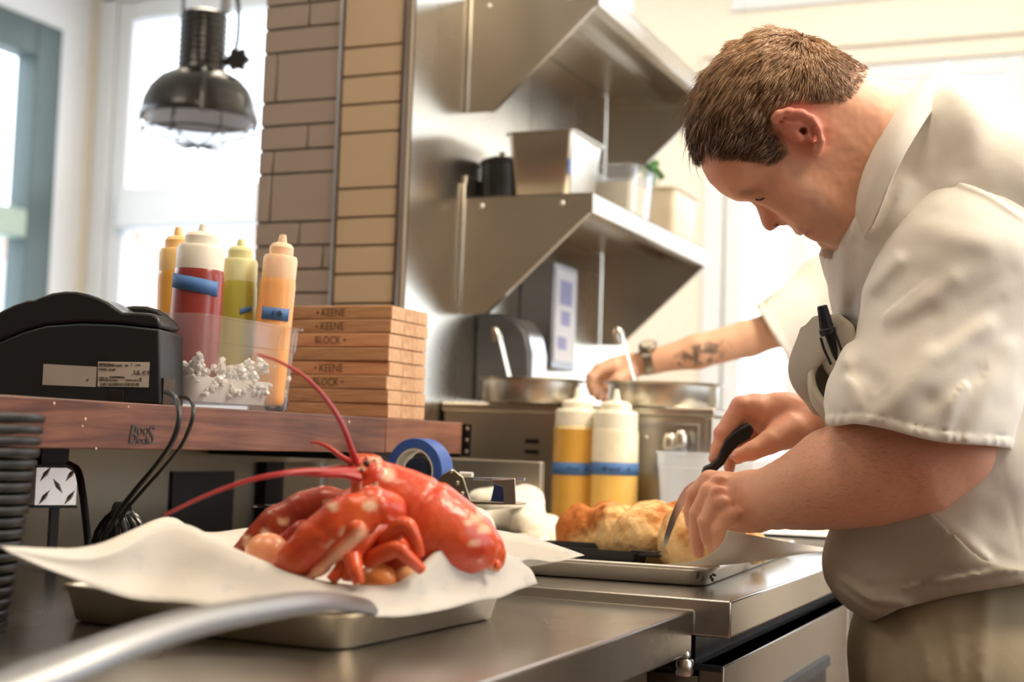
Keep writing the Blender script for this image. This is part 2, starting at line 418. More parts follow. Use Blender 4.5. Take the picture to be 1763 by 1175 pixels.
obj('cornice', MB().box(1.9, 2.2, -6.1, 12.1, 4.1, 4.4), M_WHITE, wall2)

# ------------------------------------------------------------------ tiled pillar
YC = 2.55
X0, XM, X1 = on_y(448, 200, YC)[0], on_y(579, 300, YC)[0], on_y(686, 300, YC)[0]
def yz(px, py): return on_y(px, py, YC)[2]
pil = struct('tiled_pillar', MB().box(X0+.002, X1-.002, YC+.008, YC+.30, .895, ZC), plain('brown_grout', (.27, .21, .165), .8), label='narrow wall pier faced with tan tiles in stacked courses')
M_T1 = plain('taupe_tile', (.34, .275, .225), .35, var=.04, scale=(4, 4, 4))
M_T2 = plain('honey_tile', (.52, .385, .245), .35, var=.05, scale=(4, 4, 4))
G = .0022
def tile(x0, x1, z0, z1, mat):
    obj('tile', MB().box(x0+G, x1-G, YC-.001, YC+.01, z0+G, z1-G), mat, pil, bevel=.0015, seg=1)
hz = [yz(520, y) for y in (6, 47, 88, 174, 215, 257, 298, 382, 423, 464, 505)]
dz = abs(hz[1]-hz[0])
rows = list(zip(hz[1:], hz[:-1]))
z = hz[0]
while z < ZC-.01: rows.append((z, min(ZC, z+dz))); z += dz
z = hz[-1]
while z > 1.1: rows.append((z-dz, z)); z -= dz
xj = {0: on_y(532, 30, YC)[0], 2: on_y(476, 130, YC)[0], 4: on_y(529, 236, YC)[0], 5: on_y(470, 277, YC)[0], 6: on_y(466, 340, YC)[0]}
for i, (a, b) in enumerate(rows):
    j = xj.get(i, None if i in (1, 3) else X0+(.05+.06*((i*7) % 3)))
    if j is None: tile(X0, XM-.004, a, b, M_T1)
    else: tile(X0, j, a, b, M_T1); tile(j, XM-.004, a, b, M_T1)
hz2 = [yz(635, y) for y in (80, 130, 179, 228, 324, 374, 423, 472, 523)]
d2 = abs(hz2[1]-hz2[0]); rows = list(zip(hz2[1:], hz2[:-1]))
z = hz2[0]; s = 2
while z < ZC-.01: rows.append((z, min(ZC, z+d2*s))); z += d2*s; s = 1
z = hz2[-1]
while z > 1.1: rows.append((z-d2, z)); z -= d2
for a, b in rows: tile(XM+.004, X1, a, b, M_T2)
obj('metal_trim', MB().box(XM-.0035, XM+.0035, YC-.006, YC+.012, .9, ZC), steel('pale_trim_steel', (.75, .76, .8), .3), pil)
obj('metal_trim', MB().box(X1-.001, X1+.006, YC-.004, YC+.02, .9, ZC), plain('dark_bronze_trim', (.12, .09, .07), .4, metal=.6), pil)

# ------------------------------------------------------------------ stainless wall panel
XW = -1.352
struct('wall_side', MB().box(XW-.16, XW-.004, YC+.02, 3.95, 0, ZC), M_WALL)
pan = struct('steel_wall_panel', MB().box(XW-.004, XW, YC+.02, 3.20, .9, ZC-.02), M_STEEL_V, label='tall polished stainless wall sheet behind the shelves')
obj('sheet', MB().box(XW-.004, XW, 3.204, 3.95, .9, ZC-.02), M_STEEL_V, pan)

# ================================================================== SHELVES
def steel_shelf(ztop, label):
    t = thing('wall_shelf', label, 'shelf', (XW+.002, 2.83, ztop))
    d, L = .306, .92
    m = MB().box(0, d, 0, L, -.004, 0).box(d-.003, d, 0, L, -.045, -.0).box(d-.03, d-.003, 0, L, -.045, -.042).box(0, d, .0, .003, -.045, 0).box(0, d, L-.003, L, -.045, 0).box(0, .003, 0, L, 0, .05)
    obj('shelf_top', m, M_STEEL, t, bevel=.001, seg=1)
    m = MB().box(.0, d-.01, 0.12*L, .12*L+.03, -.02, -.004).box(.14, .17, .005, L-.005, -.022, -.004)
    obj('stiffener', m, M_STEEL, t)
    for k, y in enumerate((-.004, L)):
        m = MB().prism([(0, -.004), (0, -.262), (.055, -.262), (d-.02, -.045), (d, -.045), (d, -.004)], y, y+.004, axis=1)
        m.prism([(.055, -.262), (.055+.012, -.258), (d-.008, -.045), (d-.02, -.045)], y, y+(.014 if k == 0 else -.012), axis=1)
        b = obj('bracket', m, M_STEEL, t)
        for x in (.045, .235):
            obj('rivet', MB().lathe([(.0001, .004), (.004, .004), (.006, .001), (.0065, 0)], 12, M=Matrix.Translation((x, y-(0 if k == 0 else -.004), -.022)) @ Matrix.Rotation(R90, 4, 'X')), M_ALU, b)
    obj('wall_clip', MB().box(.0, .006, -.012, -.004, -.262, .030), M_STEEL, t, bevel=.002)
    return t
steel_shelf(1.640, 'lower stainless wall shelf carrying the food containers')
steel_shelf(2.092, 'upper stainless wall shelf, cut off by the top of the picture')

# containers on the lower shelf
ZS = 1.6405
def cont(name, label, cat, x, y, hx0, hy0, hx1, hy1, h, mat, wall=.0025, lip=.008, r=.015, rz=0, group=None, part='body', z=ZS):
    t = thing(name, label, cat, (x, y, z), rz, group)
    m = MB().rrloft([(hx0-.004, hy0-.004, r*.7, 0), (hx0, hy0, r, .004), (hx1, hy1, r, h-.003), (hx1+lip, hy1+lip, r+lip, h-.003), (hx1+lip, hy1+lip, r+lip, h),
                     (hx1-wall, hy1-wall, r, h), (hx0-wall, hy0-wall, r, .006), (hx0-.01, hy0-.01, r*.7, .004)], close_top=True)
    obj(part, m, mat, t); return t
c = on_y(932, 325, 2.93)
t = cont('steel_insert_pan', 'deep stainless insert pan with a flared rim on the lower shelf', 'pan', c[0]+.014, 2.975, .066, .085, .078, .10, .150, M_STEEL)
obj('sticker', MB().box(.070, .0735, -.10, -.094, .05, .085), plain('blue_sticker', (.10, .2, .55), .6), t)
t.rotation_euler = (0, 0, 0)
M_CLEAR = clear('clear_polycarbonate', milk_fac=.10); M_CLEAR2 = clear('foggy_polycarbonate', milk_fac=.35, rough=.15)
M_CREAM = plain('cream_sauce', (.80, .70, .52), .5)
t = cont('clear_food_box', 'clear square food box half full of cream sauce on the lower shelf', 'container', -1.125, 3.23, .055, .075, .062, .085, .125, M_CLEAR)
obj('food', MB().rrloft([(.051, .071, .012, .006), (.055, .076, .012, .085)]), M_CREAM, t)
t = cont('clear_food_box', 'taller milky food box beside the steel insert pan', 'container', -1.255, 3.2, .05, .07, .055, .075, .135, M_CLEAR2)
t = cont('cream_tub', 'cream coloured plastic tub with white rim at the far end of the shelf', 'container', -1.13, 3.56, .070, .09, .078, .105, .125, plain('cream_plastic', (.84, .74, .56), .4))
t2 = thing('herb_bunch', 'green herbs standing in the cream tub on the shelf', 'plant', (-1.145, 3.54, ZS+.10)); random.seed(3)
mb = MB()
for k in range(26):
    a, r = random.random()*6.28, random.random()*.03; h = .05+random.random()*.05
    p = [(0, 0, 0), (r*math.cos(a)*.6, r*math.sin(a)*.6, h*.6), (r*math.cos(a), r*math.sin(a), h)]; mb.tube(p, [.0012, .001, .0008], 4)
    x, y, zz = p[-1]; b = random.random()*6.28; mb.add([(x, y, zz-.005), (x+.012*math.cos(b), y+.012*math.sin(b), zz+.002), (x, y, zz+.018), (x-.012*math.cos(b), y-.012*math.sin(b), zz+.003)], [(0, 1, 2, 3)])
obj('leaves', mb, plain('herb_green', (.07, .22, .06), .5), t2)
t = thing('black_pot', 'round black lidded pot at the near end of the lower shelf', 'pot', (-1.300, 2.915, ZS))
obj('body', MB().lathe([(.0001, 0), (.040, 0), (.045, .006), (.046, .085), (.049, .087), (.049, .091)], 40), M_BLACK, t)
lid = obj('lid', MB().lathe([(.049, .091), (.044, .096), (.025, .103), (.0001, .105)], 40), M_BLACKG, t)
obj('knob', MB().lathe([(.004, .103), (.004, .109), (.008, .111), (.008, .115), (.0001, .117)], 20), M_STEEL, lid)

# ================================================================== WALL CABINET BEHIND THE POTS
a = on_x(980, 520, XW); b_ = 3.12
t = thing('control_box', 'grey metal wall box with a printed notice below the lower shelf', 'box', (XW+.002, 3.17, 1.30))
obj('housing', MB().box(0, .085, 0, .16, -.02, .24), steel('dull_grey_steel', (.34, .34, .35), .4), t, bevel=.003)
s_ = obj('notice_sheet', MB().box(.0855, .087, .012, .148, .0, .225), sheet('notice_paper', (.86, .88, .95), .1), t)
for q_ in ((.04, .12, .14, .20), (.05, .11, .09, .125), (.03, .09, .03, .06)): obj('print', MB().box(.0872, .0876, *q_), plain('faded_violet_ink', (.35, .36, .62), .7), s_, label='faded violet printing')
t = thing('towel_dispenser', 'rounded dark dispenser with a curved chrome front fixed to the steel wall', 'dispenser', (XW+.002, 2.92, 1.19))
prof = [(0, 0), (.130, 0), (.130, .11), (.118, .155), (.09, .185), (.05, .20), (0, .20)]
obj('housing', MB().prism(prof, 0, .10, axis=1), plain('smoky_grey_plastic', (.10, .105, .11), .3), t, bevel=.006, seg=3)
prof = [(.1335, 0.002), (.1335, .11), (.121, .158), (.095, .188), (.09, .186), (.118, .155), (.1305, .11), (.1305, .002)]
obj('front_cover', MB().prism(prof, .014, .098, axis=1), steel('pale_chrome', (.8, .82, .86), .2), t)

# ================================================================== WARMER BOX + POTS + LADLES
YX = 2.75; XE = -.742; ZT = 1.181
t = thing('steel_warmer', 'low stainless warmer cabinet with two round pots sunk in its top', 'appliance', ((XW+XE)/2, YX, .9135))
cx = (XW+XE)/2; hw = (XE-XW)/2-.004
obj('body', MB().box(-hw+.004, hw-.004, .006, .35, 0, ZT-.9135-.018), M_STEEL, t, bevel=.002)
obj('top', MB().box(-hw, hw, 0, .36, ZT-.9135-.018, ZT-.9135), M_STEEL, t, bevel=.003)
obj('side_flange', MB().box(hw-.016, hw-.002, -.001, .008, .0, ZT-.9135-.02), M_STEEL, t, bevel=.002)
fp = obj('access_panel', MB().box(hw-.17, hw-.03, .001, .007, .02, .235), steel('panel_steel', (.42, .39, .35), .3), t, bevel=.002)
for k in range(4):
    z = .185-.022*k
    obj('vent_slot', MB().box(-hw+.196, -hw+.226, .003, .0065, z, z+.009), M_BLACK, t)
for (x, z) in ((hw-.06, .205), (hw-.14, .205)):
    obj('screw', MB().sphere((x, 0.0015, z), .0045, 10, 6), M_ALU, t)
def pot(px, r, D, lab):
    c = Q(px, 690, D); t = thing('round_pot', lab, 'pot', (c[0], c[1], ZT+.0005), group='steel pots on the warmer')
    obj('body', MB().lathe([(.0001, 0), (r*.93, 0), (r*.95, .004), (r*.96, .040), (r*.965, .046), (r+.004, .048), (r+.005, .051), (r*.965, .0515), (r*.94, .046), (r*.93, .012), (.0001, .010)], 56), M_STEEL, t)
    obj('sauce', MB().lathe([(.0001, .036), (r*.935, .036)], 40), plain('pot_sauce', (.35, .18, .08), .3), t)
    return c
c1 = pot(915, .108, 2.98, 'left round steel pot on the warmer, nearer the stainless wall')
c2 = pot(1142, .120, 2.97, 'right round steel pot on the warmer, wider and nearer the window')
def ladle(p0, p1, p2, lab, mat):
    t = thing('ladle', lab, 'ladle', p0, group='ladles in the pots')
    b = np.array(p0)
    pts = [np.array(p)-b for p in (p0, p1)]
    d = pts[1]-pts[0]; d /= np.linalg.norm(d)
    obj('handle', MB().tube([pts[0]+(pts[1]-pts[0])*k/6 for k in range(7)], [.009, .0085, .008, .008, .008, .0085, .0085], 8, flat=(1, .35)), mat, t)
    q = pts[1]; w = np.array(p2)-b
    obj('hook', MB().tube(curve_pts([q-d*.004, q+d*.012, q+d*.016+(w-q)*.5, w, w-d*.02], 5), [.008]*21, 8, flat=(1, .4)), M_STEEL, t)
    obj('bowl', MB().lathe([(.0001, -.022), (.02, -.018), (.03, -.004), (.031, 0), (.029, -.001), (.019, -.015), (.0001, -.019)], 20), M_STEEL, t)
    return t
M_LAD = steel('bright_ladle', (.86, .80, .68), .25)
ladle(Q(880, 662, 2.98), Q(862, 585, 2.98), Q(852, 572, 2.99), 'steel ladle standing in the left pot', M_LAD)
ladle(Q(1096, 662, 2.93), Q(1072, 580, 2.93), Q(1060, 576, 2.94), 'steel ladle standing in the right pot beside the tattooed wrist', M_LAD)
t = thing('glass_shaker', 'small glass shaker behind the plastic deli cup', 'shaker', (on_y(1153, 780, 2.725)[0], 2.725, .9105), group='shakers')
SH = [(.0001, 0), (.017, 0), (.019, .01), (.017, .05), (.014, .06)]
obj('body', MB().lathe([(r, z*3.2) for r, z in SH], 20), clear('shaker_glass', milk_fac=.2), t)
obj('cap', MB().lathe([(.015, .185), (.017, .19), (.016, .208), (.010, .217), (.0001, .219)], 20), M_STEEL, t)
t2 = copy_tree(t, label='second glass shaker, right of its twin behind the deli cup'); t2.location = (on_y(1172, 770, 2.722)[0], 2.722, .9105)
t2.scale = (.8, .8, 1.03)
# ================================================================== COUNTERS
ZU, ZL = .910, .895          # upper block top, lower counter top
t = thing('steel_counter', 'low stainless counter in the foreground under the lobster tray', 'counter', (-1.0, 0.9, 0))
o = (-1.0, .9, 0)
m = MB().box(-.55, .50, -.75, .862, ZL-.054, ZL)
obj('worktop', m, M_STEEL_TOP, t, bevel=.0035, seg=3)
obj('cabinet_body', MB().box(-.50, .455, -.7, .82, .12, ZL-.07), M_STEEL, t)
obj('recess', MB().box(-.5, .44, -.7, .80, ZL-.07, ZL-.055), M_BLACK, t)
obj('door', MB().box(.456, .474, .30, .815, .16, ZL-.098), steel('door_steel', (.38, .335, .29), .34), t, bevel=.003)
obj('door', MB().box(.456, .474, -.28, .29, .16, ZL-.098), M_STEEL, t, bevel=.003)
for x, y in ((-.45, -.65), (.4, -.65), (-.45, .8), (.4, .8)): obj('leg', MB().lathe([(.02, 0), (.022, .002), (.022, .12)], 16, (x, y, 0)), M_STEEL, t)
t = thing('prep_counter', 'raised stainless refrigerated counter under the bread tray, with dark gap and steel doors', 'counter', (-.91, 1.766, 0))
m = MB().box(-.44, .458, 0, 1.36, ZU-.047, ZU)
obj('worktop', m, M_STEEL_TOP, t, bevel=.003, seg=3)
obj('cabinet_body', MB().box(-.42, .412, .02, 1.34, .12, ZU-.10), M_STEEL, t)
obj('dark_gap', MB().box(-.4, .405, .03, 1.34, ZU-.10, ZU-.047), M_BLACK, t)
qd = on_x(1459, 1100, -.462)[1]-1.766; qh = on_x(1423, 1128, -.460)
for k, (y0, y1) in enumerate(((.012, qd-.004), (qd+.004, 1.34))):
    d = obj('door', MB().box(.415, .448, y0, y1, .16, ZU-.083), steel('door_steel', (.38, .335, .29), .34), t, bevel=.002)
    yr = qh[1]-1.766 if k == 0 else y1-.12; zr = qh[2]; obj('handle_recess', MB().box(.4485, .450, y0+.06, yr, zr-.16, zr-.020), M_BLACK, d)
    obj('grip_lip', MB().prism([(.4485, zr), (.4485, zr-.022), (.456, zr-.018), (.456, zr-.002)], y0+.055, yr+.002, axis=1), plain('slate_grip', (.022, .030, .040), .45), d)
obj('door_rail', MB().box(.4, .447, .004, 1.34, ZU-.090, ZU-.083), M_BLACK, t)
hi = obj('hinge', MB().lathe([(.0001, 0), (.011, 0), (.012, .003), (.012, .018), (.010, .021), (.0001, .022)], 20, (.405, -.02, ZU-.094)), steel('hinge_steel', (.7, .66, .6), .25), t, label='pale steel hinge cap')
obj('hinge_cap', MB().lathe([(.008, .0), (.0085, .006), (.005, .011), (.0001, .012)], 16, (.405, -.02, ZU-.072)), M_STEEL, hi)
obj('hinge_arm', MB().box(.36, .41, -.03, .01, ZU-.088, ZU-.083), M_BLACK, hi)
for x, y in ((-.38, .06), (.38, .06), (-.38, 1.3), (.38, 1.3)): obj('leg', MB().lathe([(.02, 0), (.022, .002), (.022, .12)], 16, (x, y, 0)), M_STEEL, t)

# ------------------------------------------------------------------ backsplash under the wooden shelf
bs_ = struct('backsplash', MB().box(-1.512, -1.50, .1, YC-.05, ZL+.001, 1.075), steel('khaki_steel', (.46, .42, .34), .42, brush=(260, 3, 3)), label='dull stainless backsplash below the wooden shelf')
obj('dark_recess', MB().box(-1.4995, -1.494, *sorted((on_x(292, 850, -1.5)[1], on_x(398, 850, -1.5)[1])), ZL+.01, 1.03), plain('recess_dark', (.035, .035, .04), .5), bs_)  # dark plate standing for the shade of an open recess
obj('upper_rail', MB().box(-1.4995, -1.47, .1, YC-.06, 1.048, 1.073), steel('khaki_steel', (.46, .42, .34), .42), bs_)

# ================================================================== WOODEN SHELF
XB = -1.10; ZB, ZB0 = 1.132, 1.0755
yE = on_x(795, 755, XB)[1]; yJ = on_x(664, 750, XB)[1]
t = thing('wooden_shelf', 'thick walnut block shelf running along above the back of the counter', 'shelf', (XB, 1.0, ZB0))
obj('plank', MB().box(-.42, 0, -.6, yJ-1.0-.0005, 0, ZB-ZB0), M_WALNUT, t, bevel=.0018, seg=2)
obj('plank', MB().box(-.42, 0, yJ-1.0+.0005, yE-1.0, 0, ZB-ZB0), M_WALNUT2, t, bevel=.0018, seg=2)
pb = on_x(219, 764, XB)
kk = (on_x(269, 764, XB)[1]-pb[1])/50
for body, dy, dz_, s, sh, w_ in (('B', 0, .0, .033, .22, .72), ('oo', 14.5, .0105, .0205, .1, .86), ('S', 33, .0005, .032, .1, .78), ('lock', 13, .0, .0135, .22, .95), ('s', 29, .0, .0125, .2, .9)):
    text('logo_letter', body, s, M_INK, t, (.0006, pb[1]-1.0+dy*kk, pb[2]-ZB0+dz_), (R90, 0, R90), shear=sh, sx=w_*kk/.00088*.92)
random.seed(5)
for (px, py, a) in ((147, 722, .0016), (142, 734, .001), (93, 695, .0015), (221, 701, .001), (601, 727, .002), (165, 773, .0014)):
    q = on_x(px, py, XB)
    obj('crumb', MB().sphere((.0003, q[1]-1.0, q[2]-ZB0), a, 8, 5, (.4, 1, 1.2)), plain('crumb_cream', (.75, .62, .45), .7), t)
t = thing('shelf_bracket', 'black metal bracket with three bolts on the end of the walnut shelf', 'bracket', (XB, yE+.001, ZB0))
obj('plate', MB().box(-.42, -.004, .0, .014, -.006, .055).box(-.42, -.04, -.25, .014, -.014, -.001), M_BLACK, t)
obj('back_arm', MB().box(-.41, -.38, -.05, .012, -.18, -.014), M_BLACK, t)
for k in range(3):
    obj('bolt', MB().lathe([(.0001, .007), (.004, .006), (.006, .002), (.0065, 0)], 12, M=Matrix.Translation((.004, .018, .046-.0205*k)) @ Matrix.Rotation(R90, 4, 'X')), M_ALU, t)
obj('flange', MB().box(-.006, .012, .012, .018, -.004, .054), M_BLACK, t)

# support leg of the wooden shelf with diamond plate cover
q0, q1 = on_x(62, 838, -1.46), on_x(132, 838, -1.46)
dc = 1.0
c = on_y(97, 838, on_x(97, 838, -1.44)[1])
t = thing('diamond_plate_box', 'shiny diamond tread metal box hanging under the walnut shelf', 'box', c, rz=math.radians(60))
w = 1.05*PX(35, np.dot(c-CAM, FWD)); h = PX(33, np.dot(c-CAM, FWD))
M_DIA = steel('polished_tread_plate', (.92, .88, .85), .34, brush=(40, 40, 40), bmp=.35, rvar=.16)
bx_ = obj('box', MB().box(-w, w, 0, .05, -h, h), M_DIA, t, bevel=.001)
k = 0
for i in range(-2, 3):
    for j in range(-2, 3):
        if (i+j) % 2: continue
        x, z = i*w*.60+.002, j*h*.60+.001
        if abs(x)+.006 > w or abs(z)+.0085 > h: continue
        a = math.radians(55 if (i % 2 == 0) else -55)
        M = Matrix.Translation((x, -.0005, z)) @ Matrix.Rotation(a, 4, 'Y')
        mb = MB(); v = [(-.0135, 0, 0), (0, 0, -.0036), (.0135, 0, 0), (0, 0, .0036), (-.006, -.0034, 0), (.006, -.0034, 0)]
        mb.add([tuple(M @ Vector(p)) for p in v], [(0, 1, 4), (1, 5, 4), (1, 2, 5), (2, 3, 5), (3, 4, 5), (3, 0, 4)])
        obj('tread_stud', mb, M_DIA, bx_, smooth=False)
for z0_, z1_ in ((-h-.0035, -h-.0002), (h+.0002, h+.003)): obj('edge_strip', MB().box(-w-.001, w+.001, -.001, .052, z0_, z1_), M_BLACK, t)
obj('support_post', MB().box(-.001, .011, .012, .024, -(c[2]-ZL)+.001, -h-.0035), M_BLACK, t)
obj('hanger', MB().box(-.02, .02, .01, .03, h+.003, 1.074-c[2]), M_BLACK, t)

# ================================================================== RECEIPT PRINTER
PR = on_x(276, 690, -1.127); pD = float(np.dot(PR-CAM, FWD))
pr_rz = math.radians(20)
t = thing('receipt_printer', 'dark grey receipt printer on the left of the walnut shelf, rating label facing us', 'printer', (PR[0], PR[1], ZB+.0008), rz=pr_rz)
ux = np.array([math.cos(pr_rz), math.sin(pr_rz), 0])
def pl(px, py):
    """pixel -> local (x, z) on the printer's front plane"""
    n = np.array([math.sin(pr_rz), -math.cos(pr_rz), 0]); d = ray(px, py)
    s = ((PR-CAM) @ n)/(d @ n); w_ = CAM+d*s-PR
    return (float(w_ @ ux), float(w_[2]+PR[2]-ZB))
M_PRN = plain('charcoal_printer_plastic', (.012, .015, .017), .45, spec=.35, rvar=.1)
M_PRN2 = plain('charcoal_printer_cover', (.010, .012, .014), .38, spec=.4, rvar=.1)
seam = [(-48, 612), (0, 589), (40, 572), (80, 561), (140, 557), (200, 559), (275, 567)]
low = [pl(-48, 700), pl(275, 700)]; low = [(low[0][0], 0), (low[1][0], 0)]
top = [pl(*p) for p in seam]
DP = .105
poly = low+[(a, b-.0006) for a, b in reversed(top)]
bd = obj('body', MB().prism(poly, 0, DP, axis=1), M_PRN, t, bevel=.003)
arch = [(-48, 574), (-24, 552), (0, 537), (22, 526), (46, 517.5), (58, 517), (66, 513), (88, 505.5), (110, 502.5), (130, 503), (150, 507), (168, 513), (184, 521), (198, 531), (210, 538.5), (238, 539), (262, 541), (272, 549), (275, 558)]
poly = [(a, b+.0008) for a, b in top]+[pl(*p) for p in reversed(arch)]
obj('top_cover', MB().prism(poly, .0008, DP-.02, axis=1), M_PRN2, t, bevel=.004, seg=3)
hump = [(150, 556), (272, 560), (262, 543), (236, 523), (215, 517), (190, 516), (160, 520)]
obj('rear_cover', MB().prism([pl(*p) for p in hump], DP-.018, DP+.001, axis=1), M_PRN2, t, bevel=.005, seg=3)
hl = [(86, 508), (112, 504), (132, 505), (150, 506), (150, 502.5), (130, 500.5), (112, 500), (88, 504)]
0 and obj('cover_latch', MB().prism([pl(*p) for p in hl], .004, DP-.035, axis=1), M_PRN, t, bevel=.001)
lb = [pl(75, 628), pl(167, 633), pl(165, 668), pl(73, 664)]
M_LBL = plain('grey_beige_label', (.42, .38, .33), .6)
def quadlabel(name, pts, y, mat, parent): return obj(name, MB().add([(a, y, b) for a, b in pts]+[(a, y-.0002, b) for a, b in pts], [(7, 6, 5, 4), (0, 1, 2, 3), (0, 4, 5, 1), (1, 5, 6, 2), (2, 6, 7, 3), (3, 7, 4, 0)]), mat, parent, smooth=False)
quadlabel('blank_sticker', list(reversed(lb)), -.0003, M_LBL, t)
smu = pl(149, 657)
text('scribble', 'af', .004, M_INK, t, (smu[0], -.0008, smu[1]), (R90, 0, 0))
lb = [pl(169, 624), pl(258, 625), pl(256, 668.5), pl(168, 667)]
r_ = quadlabel('rating_label', list(reversed(lb)), -.0003, plain('beige_label', (.50, .46, .39), .6), t)
def ltext(body, px, py, size, bold=1.0, mat=M_INK):
    a, b = pl(px, py); text('label_print', body, size, mat, t, (a, -.0008, b), (R90, 0, 0), sx=bold)
M_INK2 = plain('grey_ink', (.10, .095, .09), .6)
ltext('EPSON', 170.5, 632, .0058, 1.05); ltext('TM-U220B', 193, 631.5, .0030, mat=M_INK2); ltext('MODEL  M188B', 171, 638.5, .0032, mat=M_INK2)
ltext('C E', 245, 645.5, .0062, 1.1); ltext('UL', 231, 645.5, .0070, 1.1); ltext('c      us', 228, 646.5, .003)
ltext('SERIAL No.', 171, 652.5, .0025, mat=M_INK2); ltext('KAHF090506', 189, 652, .0036); ltext('SEIKO EPSON CORP.', 171, 656.8, .0027, mat=M_INK2); ltext('MADE IN CHINA', 216, 656.5, .0022, mat=M_INK2)
ltext('24V', 215.5, 631.8, .0028); ltext('!', 226, 631.5, .005); ltext('POWER', 234, 630.5, .0018, mat=M_INK2)
random.seed(2); px = 173.0
while px < 240:
    wd = random.choice((.7, 1.2, 1.8)); a, b = pl(px, 666); a2, b2 = pl(px+wd, 661)
    obj('bar_line', MB().box(a, a2, -.0009, -.0006, b, b2), M_INK, r_, smooth=False); px += wd+random.choice((.7, 1.0, 1.5))
a, b = pl(240, 658); a2, b2 = pl(244, 652); obj('bin_mark', MB().box(a, a2, -.0009, -.0006, b, b2), M_INK2, r_)
a, b = pl(187, 693); a2, b2 = pl(213, 674)
obj('foot_notch', MB().box(a, a2, -.0012, .006, 0.0, b2), M_BLACKG, t, bevel=.0004)
fb = low[1][0]
obj('cable_socket', MB().box(fb-.002, fb+.0012, .008, .058, .0, .034), M_BLACKG, t)
for (x_, y_) in ((fb-.02, .012), (fb-.02, .12), (fb-.2, .012), (fb-.2, .12)):
    pass
# cables from the printer over the shelf edge
def cable(name, P, r, lab, group=None, mat=M_RUBBER, cat='cable'):
    P = curve_pts(P, 8); b = P[0].copy(); o_ = obj(name, MB().tube(P-b, r, 10), mat); o_.location = tuple(b); tag(o_, lab, cat, group); return o_
sk = PR+ux*(.006)
cable('power_cable', [Q(286, 676, 1.70), Q(293, 678, 1.66), Q(304, 690, 1.62), Q(308, 722, 1.60), Q(296, 762, 1.60), Q(268, 803, 1.62), Q(235, 842, 1.64), Q(208, 876, 1.67), Q(192, 905, 1.69)], .0032, 'thicker black cable hanging from the printer over the walnut edge')
cable('data_cable', [Q(303, 686, 1.70), Q(318, 684, 1.66), Q(331, 694, 1.62), Q(331, 722, 1.60), Q(312, 768, 1.61), Q(278, 810, 1.63), Q(246, 845, 1.65), Q(216, 880, 1.68), Q(205, 905, 1.70)], .0024, 'thinner outer black cable looping down beside the printer cord')
cable('hanging_cable', [Q(118, 800, 1.96), Q(134, 812, 1.93), Q(142, 850, 1.9), Q(148, 900, 1.88), Q(152, 945, 1.86)], .0052, 'thick black cable dropping beside the diamond plate box')
# coil of cable standing on the counter
cc = on_z(205, 1005, ZL); D_ = 1.72
cc = Q(207, 925, D_); cc[2] = ZL
t = thing('cable_coil', 'glossy black coil of bundled cable standing on the counter under the printer', 'cable', cc, rz=.3)
hc = Q(207, 876, D_)[2]-ZL
for k in range(9):
    an = -1.1+2.2*k/8
    pts = []
    for j in range(25):
        a = 2*math.pi*j/24
        rr = .030+.004*math.sin(k*2.1)
        x = rr*math.cos(a)*math.cos(an)+.010*math.sin(an); y = rr*math.cos(a)*math.sin(an)*.8; z = hc/2+(hc/2-.005)*math.sin(a)
        pts.append((x, y, z))
    obj('loop', MB().tube(pts, .0042, 8, cap=False), M_BLACKG, t)
obj('tie_band', MB().lathe([(.012, -.008), (.014, -.008), (.014, .008), (.012, .008), (.012, -.008)], 20, (0, 0, hc-.006), M=Matrix.Rotation(R90, 4, 'Y')), M_RUBBER, t)

# ================================================================== TUB OF SQUEEZE BOTTLES
ya, yb = 1.582, 1.838
tub = thing('clear_bottle_tub', 'clear plastic tub of crushed ice holding upright sauce bottles on the walnut shelf', 'container', (-1.237, (ya+yb)/2+.0, ZB+.0008))
Lh = (yb-ya)/2; TH = .125; k_ = .016
m = MB().rrloft([(k_+.070, Lh-.012, .018, .0), (k_+.074, Lh-.008, .020, .006), (k_+.078, Lh-.002, .020, TH-.036), (k_+.081, Lh+.000, .02, TH-.034), (k_+.083, Lh+.002, .02, TH-.002), (k_+.090, Lh+.009, .026, TH-.002), (k_+.090, Lh+.009, .026, TH+.001),
                 (k_+.081, Lh-.001, .02, TH+.001), (k_+.076, Lh-.004, .018, TH-.034), (k_+.072, Lh-.010, .016, .008)], n=5)
obj('body', m, clear('tub_polycarbonate', tint=(.95, .95, .95), milk_fac=.07, rough=.12), tub)
ice = thing('crushed_ice', 'crushed ice filling the bottom of the clear bottle tub', 'ice', (-1.237, (ya+yb)/2, ZB+.009)); random.seed(8)
mb = MB()
for k in range(1700):
    x, y = random.uniform(-.088, .088), random.uniform(-Lh+.014, Lh-.014); z = random.uniform(.010 if abs(x) > .078 else .028, .050+.012*math.sin(y*40)+.008*math.cos(x*70))
    mb.sphere((x, y, z), random.uniform(.004, .0075), 5, 3, (1, random.uniform(.6, 1), random.uniform(.5, .9)), Matrix.Rotation(random.random()*6, 4, (random.random(), random.random(), .5)))
obj('ice_mass', MB().rrloft([(.076, Lh-.020, .015, 0), (.083, Lh-.014, .018, .020), (.085, Lh-.013, .018, .034)]), plain('frosted_ice', (.78, .76, .72), .25, sss=.4, sss_r=(1, 1, 1)), ice)['kind'] = 'stuff'
o_ = obj('ice_chips', mb, plain('frosted_ice', (.78, .76, .72), .25, sss=.4, sss_r=(1, 1, 1)), ice, smooth=False); o_['kind'] = 'stuff'

